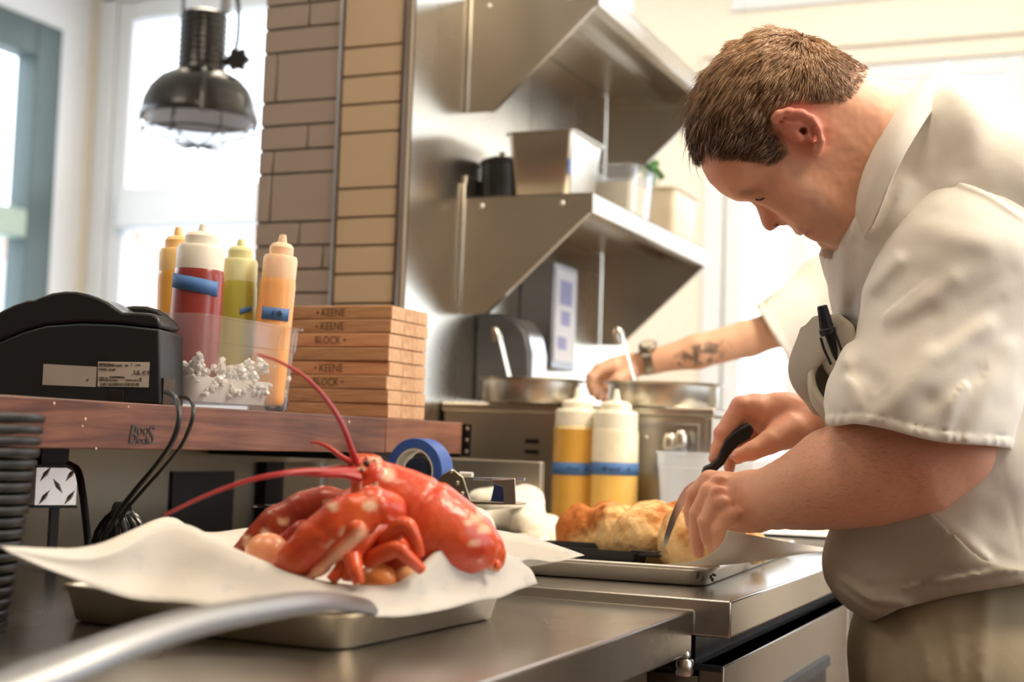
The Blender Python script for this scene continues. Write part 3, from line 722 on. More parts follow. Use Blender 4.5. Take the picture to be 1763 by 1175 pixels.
def bottle(base, h, r, body_col, lab, cap_col=(.80, .76, .66), tape=None, tilt=(0, 0), group=None, capcol2=None, fill=.97, tape_txt=None, rz=0, tape_w=.022, empty_col=None, wavy=False, half_tape=False):
    t = thing('squeeze_bottle', lab, 'bottle', base, group=group, rot=(tilt[0], tilt[1], rz))
    hb = h*.76
    prof = [(.0001, .0), (r*.90, 0), (r*.98, .004), (r, .012), (r*1.0, hb*.5), (r*.985, hb-.016), (r*.93, hb-.004), (r*.86, hb)]
    nm = 'sauce_%.2f_%.2f_%.2f' % body_col
    bm = plain(nm, body_col, .28, var=.03, sss=.25, sss_r=(1, .6, .3), coat=.2)
    if empty_col is None: obj('body', MB().lathe(prof, 40), bm, t)
    else:
        zf = hb*fill; lowp = [p for p in prof if p[1] < zf]+[(r, zf)]; hip = [(r, zf)]+[p for p in prof if p[1] > zf]
        obj('body', MB().lathe(hip, 40), plain('bottle_milky_%.2f' % empty_col[2], empty_col, .3, sss=.4, sss_r=(1, 1, 1)), t)
        obj('contents', MB().lathe(lowp+[(.001, zf-.0005)], 40), bm, t, label='amber liquid')
    cm = plain('cap_%.2f_%.2f' % (cap_col[0], cap_col[2]), cap_col, .4, sss=.3, sss_r=(1, .9, .7))
    cp = obj('cap', MB().lathe([(r*.93, hb-.012), (r*.94, hb+.0), (r*.94, hb+.024), (r*.86, hb+.029), (r*.66, hb+.030), (r*.66, hb+.042), (r*.52, hb+.047), (r*.30, hb+.049), (.0085, h-.022), (.0055, h-.004), (.0045, h), (.0001, h)], 40), cm, t, angle=30)
    if tape:
        z0, a0, a1, sl = tape
        pts = []; n = 20
        mb = MB(); v = []
        for i in range(n+1):
            a = a0+(a1-a0)*i/n; zz = z0+sl*(i/n-.5)
            for q in (0, 1): v.append(((r+.0006)*math.cos(a), (r+.0006)*math.sin(a), zz+tape_w*q+(.002 if (i in (0, n) and q) else 0)))
        mb.add(v, [(2*i, 2*i+2, 2*i+3, 2*i+1) for i in range(n)])
        tp = obj('tape', mb, plain('blue_painters_tape', (.060, .165, .42), .6), t, solid=.0006)
        if tape_txt:
            am = (a0+a1)/2
            for k, ch in enumerate(tape_txt):
                a = am+(k-len(tape_txt)/2)*.15; 
                text('tape_writing', ch, .013, M_INK, tp, ((r+.0012)*math.cos(a), (r+.0012)*math.sin(a), z0+tape_w*.32+sl*((a-a0)/(a1-a0)-.5)), (R90, 0, a+R90), extrude=.0003, shear=.3)
    return t
zt0 = ZB+.012
def at_tub(px, py, X): q = on_x(px, py, X); return np.array([q[0], q[1], zt0])
VA = -R90+YAW   # azimuth that faces the camera roughly
gB = 'sauce bottles in the ice tub'
bb = at_tub(328, 650, -1.200); bh = Q(334, 384, np.dot(bb-CAM, FWD))[2]-zt0
bottle(bb, bh, .0355, (.27, .035, .030), 'dark red sauce bottle with a slanted blank blue tape band in the tub', tape=(.150, VA-1.25, VA+1.05, -.010), group=gB, tilt=(0, math.radians(2)), tape_w=.020)
bb = at_tub(404, 650, -1.226); bh = Q(408, 410, np.dot(bb-CAM, FWD))[2]-zt0
bottle(bb, bh, .0285, (.40, .38, .06), 'olive green sauce bottle between the red and orange ones', cap_col=(.66, .66, .36), tape=(.135, VA+.3, VA+.95, .006), group=gB, tape_w=.008)
bb = at_tub(459, 650, -1.172); bh = Q(458, 401, np.dot(bb-CAM, FWD))[2]-zt0
bottle(bb, bh, .0270, (.85, .42, .16), 'pale orange sauce bottle at the right end of the tub', cap_col=(.88, .60, .40), tape=(.125, VA-.6, VA+1.0, .0), group=gB, tilt=(0, math.radians(4)), tape_txt='1/8a', tape_w=.018)
bb = at_tub(303, 650, -1.288); bh = Q(303, 388, np.dot(bb-CAM, FWD))[2]-zt0
bottle(bb, bh, .0290, (.72, .36, .06), 'mustard yellow sauce bottle half hidden behind the red one', cap_col=(.86, .58, .24), tape=(.105, VA-1.2, VA-.2, 0), group=gB, tilt=(0, math.radians(-2)))

# small white object beside the tub
q = on_x(510, 702, -1.16)
t = thing('tape_stub', 'small dark blue and white roll end lying behind the bottle tub', 'tape', (q[0]-.05, q[1]+.02, ZB+.018), rot=(R90, 0, 0))
obj('roll', MB().lathe([(.010, -.008), (.018, -.008), (.018, .008), (.010, .008), (.010, -.008)], 24), plain('navy_roll', (.03, .05, .12), .5), t)
obj('core', MB().lathe([(.006, -.009), (.0098, -.009), (.0098, .009), (.006, .009), (.006, -.009)], 24), plain('card_core', (.8, .75, .65), .7), t)

# ================================================================== STACK OF SMALL WOODEN BOARDS
c0 = on_x(667, 716, -1.118); cB = on_x(731, 722, -1.118); lx = on_y(478, 700, c0[1])[0]
WX, WY = c0[0]-lx+.01, cB[1]-c0[1]
edges = [720, 698, 676, 654, 628, 602, 577, 552, 525]
zt = on_y(665, 525, c0[1])[2]; n_b = 8; th = (zt-ZB-.0008)/n_b
base = None; random.seed(11)
lab8 = ['bottom', 'second lowest', 'third lowest', 'fourth from the bottom', 'fourth from the top', 'third from the top', 'second from the top', 'top']
for k in range(n_b):
    cxp, cyp = c0[0]-WX/2+random.uniform(-.003, .001), c0[1]+WY/2+random.uniform(-.001, .001)
    t = thing('wooden_board', 'small oiled wooden board, %s in the stack at the shelf end' % lab8[k], 'board', (cxp, cyp, ZB+.0006+th*k), rz=random.uniform(-.015, .015), group='wooden boards stacked on the walnut shelf')
    obj('board', MB().box(-WX/2, WX/2, -WY/2, WY/2, .0003, th-.0006), M_MAPLE if k not in (3, 5) else wood('reddish_maple', (.34, .13, .06), (.55, .25, .12), (.66, .34, .18), grain=(4, 60, 60), rough=.5), t, bevel=.0016)
    rs = [-WY/2, -WY/2+WY*random.uniform(.3, .4), WY*random.uniform(.1, .25), WY/2]
    for i in range(3):
        obj('stave_end', MB().box(WX/2-.0004, WX/2+.0006, rs[i]+.0006, rs[i+1]-.0006, .001, th-.0014), M_MAPLE_END, t)
    if k in (7, 6, 5, 3, 2):
        xx = on_y(543, 560, cyp-WY/2)[0]-cxp
        text('burnt_stamp', '\u2022 KEENE' if k in (7, 6, 3) else 'BLOCK \u2022', .0185, plain('burnt_wood', (.10, .045, .02), .8), t, (xx, -WY/2-.0004, th*.22), (R90, 0, 0), extrude=.0001, sx=.85)

# ================================================================== STACK OF BLACK PLATES
D_ = 1.42
cR = Q(70, 712, D_); zt = cR[2]; n_p = 19; pit = (zt-ZL)/n_p; rP = .088
cP = cR-np.array([math.cos(YAW), math.sin(YAW), 0])*rP; 
prof = [(.0001, .0005), (.054, .0005), (.056, 0), (.060, .0005), (.074, .0012), (rP-.004, .0010), (rP-.001, .0018), (rP, .0034), (rP, .0080), (rP-.0012, .0096), (rP-.005, .0100), (rP-.008, .0090), (.074, .0060), (.058, .0030), (.0001, .0030)]
M_PLATE = plain('matt_black_melamine', (.009, .009, .0095), .40, rvar=.1, scale=(60, 60, 60), spec=.35)
pos = ['topmost', 'second', 'third', 'fourth', 'fifth', 'sixth', 'seventh', 'eighth', 'ninth', 'tenth', 'eleventh', 'twelfth', 'thirteenth', 'fourteenth', 'fifteenth', 'sixteenth', 'seventeenth', 'eighteenth', 'nineteenth']
pme = None; random.seed(4)
for k in range(n_p):
    i = n_p-1-k
    if pme is None: o_ = obj('black_plate', MB().lathe(prof, 48), M_PLATE); pme = o_.data
    else: o_ = bpy.data.objects.new('black_plate', pme); COL.objects.link(o_)
    sc = 1-.0045*i*0
    o_.location = (cP[0]-.0012*i+random.uniform(-.0015, .0015), cP[1]-.0006*i, ZL+.0004+pit*(n_p-1-i)); 
    o_.scale = (1, 1, 1)
    tag(o_, 'black plate, %s from the top of the stack at the left edge' % pos[i] if i else 'topmost black plate of the stack at the left edge', 'plate', 'black plates stacked at the left')

t = thing('shadow_panel', 'dull steel panel added in place of the shadow below the end of the walnut shelf', 'panel', (-1.36, 2.47, ZU))
obj('panel', MB().box(0, .36, 0, .02, .001, .155), steel('khaki_steel', (.46, .42, .34), .42), t, bevel=.002)  # added panel, put where only shadow lies under the shelf end
obj('screw', MB().sphere((.335, -.001, .03), .005, 10, 6), M_ALU, t)
# ================================================================== IMPLICIT SURFACES (organic shapes)
def smin(a, b, k):
    if k <= 0: return np.minimum(a, b)
    h = np.maximum(k-np.abs(a-b), 0)/k
    return np.minimum(a, b)-h*h*k*.25
def smax(a, b, k): return -smin(-a, -b, k)
def nzb(v, P, f, seed=0, lim=.022):
    m = np.abs(v) < lim; out = np.zeros(len(v))
    if m.any(): out[m] = vnoise(P[m], f, seed)
    return out
class Cone:
    def __init__(s, a, b, ra, rb, k=.01, sub=False, flat=None, pad=0.0):
        s.a = np.array(a, float); s.b = np.array(b, float); s.ra, s.rb, s.k, s.sub = ra, rb, k, sub; s.pad = pad
        s.ba = s.b-s.a; s.l2 = max(1e-12, float(s.ba @ s.ba))
        if flat is not None: n = np.array(flat[0], float); s.n = n/np.linalg.norm(n); s.s = flat[1]
        else: s.n = None
    def __call__(s, P):
        pa = P-s.a; t = np.clip(pa @ s.ba/s.l2, 0, 1); q = pa-t[:, None]*s.ba
        d2 = np.einsum('ij,ij->i', q, q)
        if s.n is not None: qn = q @ s.n; d2 = d2+qn*qn*(1/s.s**2-1); return (np.sqrt(np.maximum(d2, 0))-(s.ra+(s.rb-s.ra)*t))*min(1, .5+.5*s.s)
        return np.sqrt(d2)-(s.ra+(s.rb-s.ra)*t)
class Ell:
    def __init__(s, c, r, axes=None, k=.01, sub=False, pad=0.0):
        s.c = np.array(c, float); s.r = np.array(r, float); s.A = np.eye(3) if axes is None else np.array(axes, float); s.k, s.sub = k, sub; s.pad = pad
    def __call__(s, P):
        q = (P-s.c) @ s.A.T; k0 = np.sqrt(((q/s.r)**2).sum(1)); k1 = np.sqrt(((q/s.r**2)**2).sum(1))
        return np.where(k1 > 1e-9, k0*(k0-1)/np.maximum(k1, 1e-9), -s.r.min())
class Fn:
    def __init__(s, f, k=.01, sub=False, pad=.01): s.f, s.k, s.sub, s.pad = f, k, sub, pad
    def __call__(s, P): return s.f(P)
def poly_sd(P2, poly):
    """signed distance to polygon, negative inside"""
    poly = np.asarray(poly, float); d = np.full(len(P2), 1e9); inside = np.zeros(len(P2), bool)
    n = len(poly)
    for i in range(n):
        a = poly[i]; b = poly[(i+1) % n]; e = b-a; w = P2-a
        t = np.clip(w @ e/max(1e-14, e @ e), 0, 1); q = w-t[:, None]*e
        d = np.minimum(d, (q*q).sum(1))
        c = ((a[1] > P2[:, 1]) != (b[1] > P2[:, 1]))
        if c.any():
            xi = (b[0]-a[0])*(P2[:, 1]-a[1])/(b[1]-a[1]+1e-14)+a[0]; inside ^= c & (P2[:, 0] < xi)
    d = np.sqrt(d); return np.where(inside, -d, d)
def _hash(ix, iy, iz):
    h = (ix*374761393+iy*668265263+iz*2147483647) & 0xffffffff
    h = ((h ^ (h >> 13))*1274126177) & 0xffffffff
    return ((h ^ (h >> 16)) & 0xffff)/65535.0
def vnoise(P, f, seed=0):
    q = P*f+seed*17.3+100; i = np.floor(q).astype(np.int64); t = q-i; t = t*t*(3-2*t); out = 0
    for dx in (0, 1):
        for dy in (0, 1):
            for dz in (0, 1):
                w = np.abs(1-dx-t[:, 0])*np.abs(1-dy-t[:, 1])*np.abs(1-dz-t[:, 2])
                out = out+w*_hash(i[:, 0]+dx, i[:, 1]+dy, i[:, 2]+dz)
    return out*2-1
def build_sdf(prims, h, post=None, blk=8, lo=None, hi=None, pad=.0, relax=1):
    """sparse surface nets over a list of primitives -> verts, quads"""
    # bounds
    pts = []
    for p in prims:
        if p.sub: continue
        if isinstance(p, Cone): r = max(p.ra, p.rb)+p.k; pts += [p.a-r, p.a+r, p.b-r, p.b+r]
        elif isinstance(p, Ell): r = p.r.max()+p.k; pts += [p.c-r, p.c+r]
    pts = np.array(pts) if pts else np.zeros((0, 3))
    lo = np.array(lo) if lo is not None else pts.min(0)-3*h-pad; hi = np.array(hi) if hi is not None else pts.max(0)+3*h+pad
    B = blk*h; nb = np.ceil((hi-lo)/B).astype(int)
    g = np.stack(np.meshgrid(*[np.arange(n) for n in nb], indexing='ij'), -1).reshape(-1, 3)
    cen = lo+(g+.5)*B; Rb = B*.5*math.sqrt(3)
    D = np.stack([p(cen) for p in prims], 1)
    adds = np.array([not p.sub for p in prims]); ks = np.array([p.k+p.pad for p in prims])
    dm = D[:, adds].min(1); keep = (dm < Rb+ks[adds].max()*.5+.004+pad)
    deep = (dm < -Rb*1.3-.012-pad)
    if (~adds).any(): deep &= D[:, ~adds].min(1) > Rb+.01
    keep &= ~deep
    g, D = g[keep], D[keep]
    li = np.stack(np.meshgrid(*[np.arange(blk+1)]*3, indexing='ij'), -1).reshape(-1, 3)
    lo_off = li*h; n1 = blk+1
    ALLV = []; ALLK = []; EDG = []
    tot = nb*blk+2
    def key(c): return (c[:, 0].astype(np.int64)*tot[1]+c[:, 1])*tot[2]+c[:, 2]
    for bi in range(len(g)):
        P = lo+g[bi]*B+lo_off
        v = None
        for pi, p in enumerate(prims):
            if D[bi, pi] > 2*Rb+ks[pi]+.004: continue
            d = p(P)
            if v is None:
                if p.sub: continue
                v = d; continue
            v = smax(v, -d, p.k) if p.sub else smin(v, d, p.k)
        if v is None: continue
        if post is not None: v = post(v, P)
        if v.min() > 0 or v.max() < 0: continue
        V = v.reshape(n1, n1, n1); S = V < 0
        c000 = S[:-1, :-1, :-1]; cnt = np.zeros((blk,)*3, int)
        for a in (0, 1):
            for b in (0, 1):
                for c in (0, 1): cnt += S[a:blk+a, b:blk+b, c:blk+c]
        cells = np.argwhere((cnt > 0) & (cnt < 8))
        if len(cells) == 0: continue
        acc = np.zeros((len(cells), 3)); num = np.zeros(len(cells))
        I = cells
        for ax in range(3):
            o1, o2 = [(1, 2), (0, 2), (0, 1)][ax]
            for a in (0, 1):
                for b in (0, 1):
                    s0 = I.copy(); s0[:, o1] += a; s0[:, o2] += b; s1 = s0.copy(); s1[:, ax] += 1
                    v0 = V[s0[:, 0], s0[:, 1], s0[:, 2]]; v1 = V[s1[:, 0], s1[:, 1], s1[:, 2]]
                    m = (v0 < 0) != (v1 < 0); t = np.where(m, v0/np.where(m, v0-v1, 1), 0)
                    p_ = (s0-I).astype(float); p_[:, ax] += t
                    acc += p_*m[:, None]; num += m
        pos = lo+(g[bi]*blk+I+acc/num[:, None])*h
        ALLV.append(pos); ALLK.append(key(g[bi]*blk+I))
        for ax in range(3):
            sl0 = [slice(0, blk)]*3; sl1 = list(sl0); sl1[ax] = slice(1, blk+1)
            a0 = S[tuple(sl0)]; a1 = S[tuple(sl1)]; e = np.argwhere(a0 != a1)
            if len(e):
                fl = a0[e[:, 0], e[:, 1], e[:, 2]]
                EDG.append((ax, g[bi]*blk+e, fl))
    V = np.concatenate(ALLV); K = np.concatenate(ALLK); order = np.argsort(K); Ks = K[order]; V = V[order]
    quads = []
    for ax, e, fl in EDG:
        o1, o2 = [(1, 2), (2, 0), (0, 1)][ax]
        ids = []; ok = np.ones(len(e), bool)
        for a, b in ((0, 0), (-1, 0), (-1, -1), (0, -1)):
            c = e.copy(); c[:, o1] += a; c[:, o2] += b; ok &= (c >= 0).all(1)
            kk = key(np.maximum(c, 0)); j = np.clip(np.searchsorted(Ks, kk), 0, len(Ks)-1); ok &= Ks[j] == kk; ids.append(j)
        q = np.stack(ids, 1)[ok]; f = fl[ok]; q[~f] = q[~f][:, ::-1]; quads.append(q)
    Qd = np.concatenate(quads)
    for _ in range(relax):   # light smoothing
        acc = np.zeros_like(V); cnt = np.zeros(len(V))
        for i in range(4):
            a, b = Qd[:, i], Qd[:, (i+1) % 4]
            for d in range(3): acc[:, d] += np.bincount(a, V[b, d], len(V))+np.bincount(b, V[a, d], len(V))
            cnt += np.bincount(a, minlength=len(V))+np.bincount(b, minlength=len(V))
        m = cnt > 0; V[m] = V[m]*.45+.55*acc[m]/cnt[m, None]
    return V, Qd
def np_mesh(name, V, Qd):
    me = bpy.data.meshes.new(name); me.vertices.add(len(V)); me.vertices.foreach_set('co', V.astype(np.float32).ravel())
    k = Qd.shape[1]
    me.loops.add(len(Qd)*k); me.loops.foreach_set('vertex_index', Qd.astype(np.int32).ravel())
    me.polygons.add(len(Qd)); me.polygons.foreach_set('loop_start', np.arange(0, len(Qd)*k, k, dtype=np.int32))
    me.polygons.foreach_set('use_smooth', np.ones(len(Qd), bool))
    me.update(calc_edges=True); me.validate(); return me
def set_col(me, C):
    a = me.color_attributes.new('Col', 'FLOAT_COLOR', 'POINT'); C4 = np.ones((len(C), 4), np.float32); C4[:, :3] = C; a.data.foreach_set('color', C4.ravel())
def sdf_obj(name, prims, h, mat, parent=None, base=(0, 0, 0), post=None, color=None, relax=1, label=None, **kw):
    V, F = build_sdf(prims, h, post, relax=relax, **kw)
    me = np_mesh(name, V, F)
    if color is not None: set_col(me, np.clip(color(V), 0, 1) if callable(color) else np.tile(color, (len(V), 1)))
    me.transform(Matrix.Translation(Vector([-float(b) for b in base])))
    me.materials.append(mat)
    o = bpy.data.objects.new(name, me); COL.objects.link(o)
    if parent: o.parent = parent
    if label: o['label'] = label
    return o
def toimg(P):
    """world points -> (px, py, depth)"""
    q = P-CAM; d = q @ FWD; return np.stack([881.5+F_PX*(q @ RIGHT)/d, 587.5-F_PX*(q @ UP)/d, d], 1)
def chain(pts, rs, k=.01, **kw):
    return [Cone(pts[i], pts[i+1], rs[i], rs[i+1], k=k, **kw) for i in range(len(pts)-1)]
def Qc(pts, D=None):
    return [Q(p[0], p[1], p[2] if len(p) > 2 else D) for p in pts]
# ================================================================== NEAR TRAY, PAPER, LOBSTER
def sheet_pan(name, lab, loc, hx, hy, rz, h=.026, mat=M_ALU):
    t = thing(name, lab, 'tray', loc, rz)
    r = .035
    rings = [(hx-.020, hy-.020, r-.01, 0), (hx-.014, hy-.014, r-.006, .002), (hx-.006, hy-.006, r, h-.008), (hx-.001, hy-.001, r+.003, h-.006), (hx, hy, r+.004, h-.003), (hx-.001, hy-.001, r+.003, h-.0006),
             (hx-.004, hy-.004, r, h), (hx-.008, hy-.008, r-.002, h-.002), (hx-.010, hy-.010, r-.004, h-.007), (hx-.016, hy-.016, r-.008, .0045), (hx-.022, hy-.022, r-.012, .0025)]
    obj('pan', MB().rrloft(rings, n=8), mat, t, angle=60); return t
nt_ = sheet_pan('sheet_pan', 'near sheet pan under the lobster, in the foreground on the low counter', (-.848, 1.372, ZL+.0006), .187, .183, math.radians(-3), h=.039, mat=steel('tan_old_pan', (.60, .54, .44), .42, brush=(8, 8, 8), bmp=.08))
M_PAPER = sheet('printed_parchment', (.76, .725, .665), .22, print_col=(.60, .62, .62))
rows = [
 [(0,942,1.26),(150,941,1.40),(285,890,1.52),(350,918,1.60),(445,906,1.64),(640,903,1.68),(850,913,1.72),(1006,957,1.66)],
 [(4,944,1.26),(160,955,1.38),(288,915,1.50),(372,950,1.56),(470,985,1.585),(640,992,1.60),(800,985,1.63),(980,962,1.64)],
 [(6,945,1.26),(165,965,1.36),(296,945,1.47),(390,990,1.52),(520,1030,1.50),(650,1035,1.50),(790,1000,1.55),(950,966,1.62)],
 [(8,946,1.26),(165,958,1.34),(300,905,1.44),(400,946,1.44),(540,998,1.42),(680,1004,1.43),(793,926,1.49),(900,968,1.58)],
 [(9,948,1.26),(130,978,1.32),(255,985,1.40),(375,1005,1.40),(500,1030,1.385),(650,1040,1.39),(800,1000,1.48),(915,985,1.58)],
 [(10,949,1.26),(105,990,1.30),(225,1030,1.36),(350,1045,1.36),(480,1054,1.355),(640,1064,1.37),(800,1042,1.45),(925,1008,1.58)],
]
def resamp(r, n):
    c = curve_pts(np.array([Q(*p) for p in r]), 10); u = np.linspace(0, len(c)-1, n); i = np.clip(u.astype(int), 0, len(c)-2); f = (u-i)[:, None]
    return c[i]*(1-f)+c[i+1]*f
C6 = np.array([resamp(r, 33) for r in rows]); P_ = patch(C6, 4)
rng = np.random.RandomState(3)
nz = vnoise(P_.reshape(-1, 3), 22, 1).reshape(P_.shape[:2]); P_[:, :, 2] += nz*.0022
base = P_.reshape(-1, 3).mean(0); base[2] = ZL+.005
o_ = obj('paper_liner', MB().grid(P_-base), M_PAPER, solid=.0007, angle=180); o_.location = tuple(base)
tag(o_, 'crumpled parchment paper with a faint print lining the lobster tray', 'paper')

LC = np.array(Q(700, 960, 1.5)); LC[2] = ZL+.006
lob = thing('lobster', 'whole cooked red lobster lying on parchment with its long feelers raised', 'lobster', LC)
M_LOB = vcol('lobster_shell', rough=.34, sss=.08, nscale=60, var=.22, bmp=.5, bdist=.0012, coat=.25, bscale=190)
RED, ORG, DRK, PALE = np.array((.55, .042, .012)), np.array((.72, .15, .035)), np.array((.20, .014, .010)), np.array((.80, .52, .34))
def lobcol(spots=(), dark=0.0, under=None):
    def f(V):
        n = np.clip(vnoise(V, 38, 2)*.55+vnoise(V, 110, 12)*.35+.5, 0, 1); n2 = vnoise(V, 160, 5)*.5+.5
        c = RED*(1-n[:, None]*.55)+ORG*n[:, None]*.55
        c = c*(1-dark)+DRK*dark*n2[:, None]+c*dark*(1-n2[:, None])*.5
        I = toimg(V)
        if under is not None:
            d = poly_sd(I[:, :2], under); w = np.clip(.5-d/14, 0, 1)[:, None]; c = c*(1-w)+(PALE*.8+ORG*.2)*w
        for (x, y, r) in spots:
            w = (np.clip(1.3-np.hypot(I[:, 0]-x, (I[:, 1]-y)*1.25)/r+.55*vnoise(V, 150, 11), 0, 1)**.7)[:, None]*.9; c = c*(1-w)+PALE*w
        return c
    return f
d = 1.50
P1 = Qc([(628, 813), (660, 852), (700, 884), (738, 904), (790, 930), (818, 942)], d)
R1 = [PX(v, d) for v in (24, 50, 64, 67, 55, 38)]
axis = P1[3]-P1[1]; axis /= np.linalg.norm(axis)
prims = chain(P1, R1, .02)+[Cone(Q(640, 800, d), Q(611, 781, d), PX(12, d), PX(2.5, d), k=.008), Cone(Q(650, 790, d), Q(626, 782, d), PX(6, d), PX(2, d), k=.004),
        Ell(Q(645, 815, 1.475), [PX(15, d)]*3, k=.006),
        Cone(Q(650, 818, 1.48), Q(616, 813, 1.47), PX(12, d), PX(8, d), k=.005), Cone(Q(648, 806, 1.50), Q(614, 797, 1.485), PX(11, d), PX(7, d), k=.005), Cone(Q(640, 826, 1.47), Q(625, 838, 1.465), PX(11, d), PX(6, d), k=.005)]+[Cone(Q(x, y+4, 1.49), Q(x-5, y-5, 1.485), PX(4, d), PX(1, d), k=.004) for x, y in ((634, 786), (648, 789), (664, 797), (641, 802), (657, 808))]
def post_c(v, P):   # cervical groove + dorsal keel + pimples
    I = toimg(P); s = (I[:, 0]-700)*.8+(I[:, 1]-884)*.6
    v = v+.0022*np.exp(-((s-12+.35*(I[:, 1]-.75*I[:, 0]-350)*.0)/7)**2)
    return v-.0006*nzb(v, P, 210, 3)
sdf_obj('carapace', prims, .0028, M_LOB, lob, LC, post=post_c, color=lobcol([(669, 816, 13), (645, 793, 7), (623, 806, 6), (822, 892, 13), (834, 912, 10), (816, 935, 9), (655, 800, 5), (806, 900, 6)]))
# tail curling under
segs = [(818, 930, 44, 1.515), (829, 940, 40, 1.52), (838, 949, 34, 1.525), (845, 958, 26, 1.53), (852, 966, 16, 1.53)]
for i, (x, y, r, dd) in enumerate(segs):
    a = Q(x-4, y-3, dd); b = Q(x+4, y+5, dd)
    sdf_obj('tail_segment', [Cone(a, b, PX(r, dd), PX(r-4, dd), k=.004), Ell(Q(x+2, y+r*.55, dd-.03), [.006, .006, .008], k=.006)], .003, M_LOB, lob, LC, color=lobcol([(x, y+20, 8), (x+6, y-10, 7)]))
def feeler(pts, r0, r1, dd, name='antenna'):
    P = curve_pts([Q(x, y, z) for x, y, z in pts], 8)-LC; n = len(P)
    obj(name, MB().tube(P, [r0+(r1-r0)*(i/(n-1))**.8 for i in range(n)], 8), plain('feeler_red', (.42, .022, .022), .35), lob)
feeler([(612, 795, 1.48), (604, 772, 1.47), (588, 730, 1.46), (563, 690, 1.45), (528, 652, 1.44), (483, 624, 1.43), (443, 610, 1.42)], .0042, .0011, d)
feeler([(612, 812, 1.47), (575, 813, 1.45), (530, 812, 1.43), (480, 817, 1.41), (420, 830, 1.40), (350, 856, 1.39), (283, 888, 1.38)], .0050, .0012, d)
feeler([(616, 800, 1.50), (592, 790, 1.50), (567, 772, 1.50), (550, 764, 1.50), (534, 762, 1.50)], .0040, .0012, d, 'antennule')
feeler([(618, 824, 1.46), (592, 818, 1.45), (560, 818, 1.44), (515, 816, 1.43)], .0055, .0022, d, 'antennule')
feeler([(610, 806, 1.50), (585, 805, 1.50), (560, 808, 1.50), (520, 812, 1.50)], .0034, .0016, d, 'antennule')
for (x, y, dd) in ((631, 798, 1.475), (622, 812, 1.47)):
    e = obj('eye', MB().sphere(Q(x, y, dd)-LC, .0036, 14, 10), plain('lobster_eye', (.06, .03, .02), .3), lob)
M_MOUTH = plain('mouth_part_brown', (.30, .15, .09), .4)
for k, (x0, x1) in enumerate(((622, 626), (630, 634), (638, 645), (646, 652))):
    obj('mouth_part', MB().tube(curve_pts([Q(x0, 832, 1.468), Q(x0-3+k, 855, 1.46), Q(x1, 882, 1.466)], 5)-LC, [.0036]*4+[.003]*4+[.0022]*3, 7), M_MOUTH if k % 2 else plain('mouth_part_red', (.5, .12, .06), .4), lob)
# claws
def claw(name_parts, D0, dark, spots, under=None, lab=None):
    c = sdf_obj('claw', name_parts[0], .0026, M_LOB, lob, LC, color=lobcol(spots, dark, under), post=lambda v, P: v-.0010*np.maximum(0, nzb(v, P, 120, 7))-.0004*nzb(v, P, 260, 8), label=lab)
    f = sdf_obj('claw_finger', name_parts[1], .0024, M_LOB, c, LC, color=lobcol([], dark, under), post=lambda v, P: v-.0006*nzb(v, P, 200, 9))
    return c
dn = 1.43
nn = FWD*1.0
near_claw = [[Ell(Q(575, 912, 1.415), [.006, .006, .006], k=.006), Ell(Q(556, 926, 1.412), [.005, .005, .005], k=.006)]+chain(Qc([(650, 872), (616, 888), (590, 905), (545, 938), (508, 965), (480, 982)], dn), [PX(v, dn) for v in (20, 34, 42, 38, 27, 13)], .012, flat=(nn, .75)),
             chain(Qc([(612, 912), (585, 945), (552, 978), (532, 997)], dn-.012), [PX(v, dn) for v in (22, 17, 11, 6)], .008)]
claw(near_claw, dn, 0.0, [(572, 873, 9), (592, 920, 11), (578, 940, 12), (636, 872, 12), (595, 930, 7)], [(625, 905), (640, 930), (540, 1005), (528, 996)], 'nearer orange-red claw with pale lower finger')
df = 1.53
far_claw = [chain(Qc([(600, 868), (560, 872), (525, 884), (480, 912), (448, 932), (420, 948), (402, 953)], df), [PX(v, df) for v in (22, 30, 33, 36, 26, 13, 5)], .012, flat=(nn, .8)),
            chain(Qc([(520, 915), (480, 945), (440, 958), (414, 956)], df-.03), [PX(v, df) for v in (20, 18, 11, 4)], .008)]
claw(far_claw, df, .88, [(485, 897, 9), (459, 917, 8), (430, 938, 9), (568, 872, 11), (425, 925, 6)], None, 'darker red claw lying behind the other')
for (x, y) in ((541, 864), (560, 862), (610, 857), (500, 872), (475, 882)):
    obj('spine', MB().tube([Q(x, y+8, df-.01)-LC, Q(x-3, y-4, df-.012)-LC], [.0035, .0008], 7), plain('feeler_red', (.55, .05, .05), .35), lob)
sdf_obj('claw_arm', chain(Qc([(700, 905, 1.49), (668, 880, 1.46), (640, 868, 1.44)]), [.016, .017, .018], .012)+chain(Qc([(640, 868, 1.44), (618, 884, 1.43)]), [.014, .015], .01), .0026, M_LOB, lob, LC, color=lobcol([(644, 868, 12), (690, 900, 9)]))
sdf_obj('claw_arm', chain(Qc([(660, 860, 1.53), (625, 862, 1.53), (596, 868, 1.53)]), [.016, .016, .014], .01), .0026, M_LOB, lob, LC, color=lobcol([(600, 870, 8)], .2))
def leg(pts, rs, D0):
    P = curve_pts([Q(x, y, z) for x, y, z in pts], 6)-LC; n = len(P); R_ = np.interp(np.linspace(0, len(rs)-1, n), range(len(rs)), rs)
    l = obj('leg', MB().tube(P, list(R_*.001), 10), M_LOB, lob); set_col(l.data, lobcol([])(np.array([tuple(v.co) for v in l.data.vertices])+LC)); 
leg([(650, 950, 1.44), (672, 925, 1.43), (697, 905, 1.42), (712, 925, 1.42), (721, 956, 1.425)], [9, 9.5, 9.5, 7.5, 6.5], 1.42)
leg([(630, 965, 1.43), (660, 953, 1.42), (684, 946, 1.41), (702, 960, 1.41), (726, 982, 1.42)], [9, 9, 9, 7, 5.5], 1.41)
